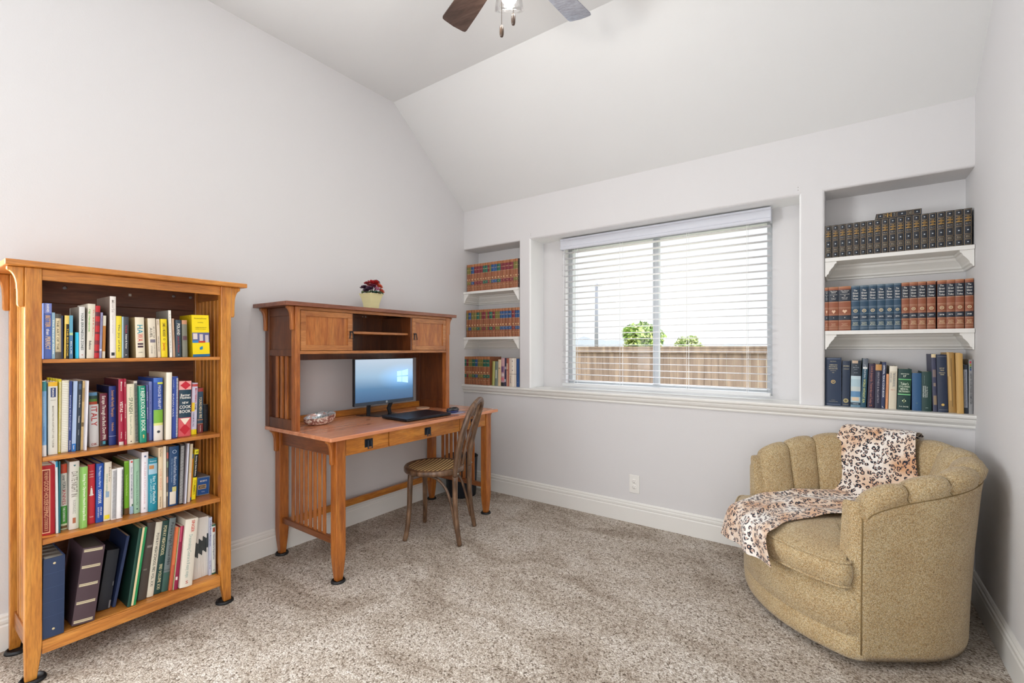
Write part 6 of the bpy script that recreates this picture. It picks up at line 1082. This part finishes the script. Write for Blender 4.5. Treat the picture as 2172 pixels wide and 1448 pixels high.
for e in BOOKS:
    ax, p0, W, front, zs, H, lean, D, label, c, bands, texts, fl = e
    g = 'books '+label[label.rindex(' on '):].strip()
    kd, ct = ('book', 'book')
    if 'magazine' in label: kd = ct = 'magazine'
    elif 'box' in fl: kd, ct = 'boxed_set', 'box'
    elif 'ring binder' in label: kd, ct = 'ring_binder', 'binder'
    elif 'album' in label and 'hardback' not in label and 'cover' not in label.split('album')[0]: kd, ct = 'photo_album', 'album'
    book(ax, p0, W, front, zs, H, lean, D, label, c, bands, texts, fl, g if kd in ('book', 'magazine') else None, kd, ct)
ORD = ['leftmost', 'second from the left', 'third from the left', 'fourth from the left', 'fifth from the left', 'sixth from the left', 'seventh from the left', 'eighth from the left', 'ninth from the left', 'tenth from the left', 'eleventh from the left', 'twelfth from the left', 'thirteenth from the left', 'fourteenth from the left', 'fifteenth from the left', 'sixteenth from the left', 'seventeenth from the left', 'eighteenth from the left', 'nineteenth from the left', 'twentieth from the left', 'twenty-first from the left']
# left niche: brown classics with coloured labels
CC_ = {'G': ('#1d5c4c', 'green'), 'M': ('#73202f', 'maroon'), 'B': ('#1f4c7e', 'blue'), 'O': ('#6e6a30', 'olive'), 'K': ('#3a2c28', 'dark')}
AUTH = 'HOMER AESCHYLUS HERODOTUS PLATO ARISTOTLE HIPPOCRATES EUCLID LUCRETIUS VIRGIL PLUTARCH TACITUS PTOLEMY PLOTINUS AUGUSTINE AQUINAS DANTE CHAUCER MACHIAVELLI RABELAIS MONTAIGNE SHAKESPEARE GILBERT GALILEO CERVANTES BACON DESCARTES MILTON PASCAL NEWTON LOCKE SWIFT FIELDING MONTESQUIEU ROUSSEAU SMITH GIBBON KANT FEDERALIST MILL BOSWELL LAVOISIER FARADAY HEGEL GOETHE MELVILLE DARWIN MARX TOLSTOY DOSTOEVSKY JAMES FREUD'.split()
ai = 0; GOLD = '#d9b98c'
for key, zs, nm in (('L1', 1.7213, 'top'), ('L2', 1.3163, 'middle'), ('L3', .8974, 'bottom')):
    for i, (a, b_, cc) in enumerate(SETS[key]):
        hexc, cn = CC_[cc]; W = b_-a; base = ['#925a3c', '#8c5436', '#985f40'][i % 3]
        if cc == 'K': base = '#3a2c28'
        bands = [(0, .08, '#a2683f'), (.10, .345, hexc), (.345, .352, GOLD), (.635, .745, hexc), (.625, .632, GOLD), (.905, .91, '#c09468')]
        if cc == 'K': bands = [(.1, .34, '#241c1c')]
        tx = [['h', AUTH[ai % len(AUTH)], .21, .8, GOLD, .03], ['s', 'dot', .56, .55, GOLD, .055], ['h', str(ai+3), .69, .25, GOLD, .03], ['h', 'GREAT', .82, .55, GOLD, .016], ['h', 'BOOKS', .845, .55, GOLD, .016]]
        ai += 1
        ln = {0: .05, 1: .04, 2: .03}.get(i, 0) if key == 'L2' else 0
        H = .2405 if key != 'L3' else .246
        dd = .150 if key != 'L3' else .17
        book('y', a, W-(.0012 if ln else 0), .012 if key != 'L3' else .014, zs, H, 0, dd, 'brown classics volume with %s labels, %s on the left niche\'s %s shelf' % (cn, ORD[i], nm), base, bands, tx, 'hc' if W > .014 else '', 'brown classics volumes in the left niche')
# right niche top: black volumes with gold frames
ROM = ['I', 'II', 'III', 'IV', 'V', 'VI', 'VII', 'VIII', 'IX', 'X', 'XI', 'XII', 'XIII', 'XIV', 'XV', 'XVI', 'XVII', 'XVIII', 'XX', 'XIX']
def frame_bands(W, boxes, c):
    o = []; mx = .09; t_ = .0011/W
    for (u0, u1) in boxes:
        tv = .0011/.183
        o += [(u0, u0+tv, c, mx, 1-mx), (u1-tv, u1, c, mx, 1-mx), (u0, u1, c, mx, mx+t_), (u0, u1, c, 1-mx-t_, 1-mx)]
    return o
BOX5 = [(.02, .165), (.185, .45), (.47, .685), (.705, .805), (.825, .975)]
def black_volume(a, W, y, z, i, label, top=False):
    bands = frame_bands(W, BOX5, '#a58c66')
    tx = [['s', 'dia', .092, .22, '#c4ccd4', .035], ['h', 'THE', .215, .32, '#d9a84a', .02], ['h', 'ANNALS', .255, .66, '#e0ad4c', .032], ['h', 'OF', .297, .3, '#d9a84a', .02], ['h', 'AMERICA', .335, .7, '#e0ad4c', .03], ['h', 'VOL. '+ROM[i], .405, .55, '#c8c0b0', .02], ['s', 'dia', .577, .24, '#c4ccd4', .04], ['h', 'GREAT', .742, .5, '#cdbd98', .014], ['h', 'ISSUES', .77, .5, '#cdbd98', .014], ['s', 'dia', .9, .22, '#c4ccd4', .035]]
    return book('y', a, W, y, z, .1825, 0, .15, label, '#20262f', bands, tx, 'hc;side:#16191f', 'black and gold set volumes on the right niche\'s top shelf', top=top)
for i, (a, b_) in enumerate(SETS['R1']):
    black_volume(a, b_-a, .012, 1.7213, i, 'black and gold set volume %s, %s on the right niche\'s top shelf' % (ROM[i], ORD[i]))
black_volume(3.094, .030, .014, 1.9046, 19, 'black and gold set volume lying flat on top of the upright ones', True)
# right niche middle: yearly volumes
yr = 1968
for i, (a, b_, k) in enumerate(SETS['R2']):
    W = b_-a
    if k == 'b': base, dk = ('#8c4f34', '#1e2836')
    else: base, dk = ('#24445c', '#22384c')
    gl_ = '#c9a483' if k == 'b' else '#8fa0ac'
    bands = [(0, .035, '#a8714e' if k == 'b' else '#5c6e7a'), (.075, .335, dk), (.345, .352, gl_), (.475, .481, gl_), (.50, .504, gl_), (.63, .634, gl_), (.655, .76, dk), (.775, .782, gl_), (.90, .905, gl_), (.935, .94, gl_), (.955, .96, gl_)]
    if i < 3:
        tx = [['h', 'The Great', .10, .7, '#d9d6d0', .024], ['h', 'Ideas', .13, .45, '#d9d6d0', .022], ['h', 'A SYNTOPICON', .18, .75, '#d9d6d0', .014], ['h', 'I' * max(1, i), .215, .12, '#d9d6d0', .018], ['h', ('Angel to', 'Angel to', 'Man to')[i], .255, .5, '#d9d6d0', .018], ['h', ('Love', 'Love', 'World')[i], .285, .4, '#d9d6d0', .018], ['s', 'heart', .57, .42, '#dcb89a', .085], ['h', str(i+1), .705, .1, '#d9d6d0', .02], ['h', 'BRITANNICA', .84, .5, '#d8b090', .012], ['h', 'GREAT', .86, .4, '#d8b090', .014], ['h', 'BOOKS', .885, .5, '#d8b090', .014]]
        lab = ['narrow brown volume partly hidden, leftmost on the right niche\'s middle shelf', 'medium brown volume with shield emblem, second from left on the right niche\'s middle shelf', 'widest brown volume with shield emblem, third from left on the right niche\'s middle shelf'][i]
    else:
        tx = [['h', 'The', .11, .42, '#e2e0da', .036], ['h', 'Great', .168, .66, '#e2e0da', .036], ['h', 'Ideas', .228, .6, '#e2e0da', .036], ['h', 'Today', .292, .66, '#e2e0da', .036], ['s', 'seal', .565, .5, '#e0cfa8', .075], ['h', str(yr), .708, .5, '#e2e0da', .028], ['h', 'BRITANNICA', .822, .6, '#e6c9a0' if k == 'b' else '#c9cdb8', .014], ['h', 'GREAT', .848, .6, '#e6c9a0' if k == 'b' else '#c9cdb8', .024], ['h', 'BOOKS', .88, .66, '#e6c9a0' if k == 'b' else '#c9cdb8', .024]]
        lab = '%s yearly volume marked %d, %s on the right niche\'s middle shelf' % ('brown' if k == 'b' else 'navy', yr, ORD[i]); yr += 1
    book('y', a, min(W, RX-.003-a), .012, 1.3163, .243, 0, .16, lab, base, bands, tx, 'hc' if W > .014 else '', 'yearly volumes on the right niche\'s middle shelf')
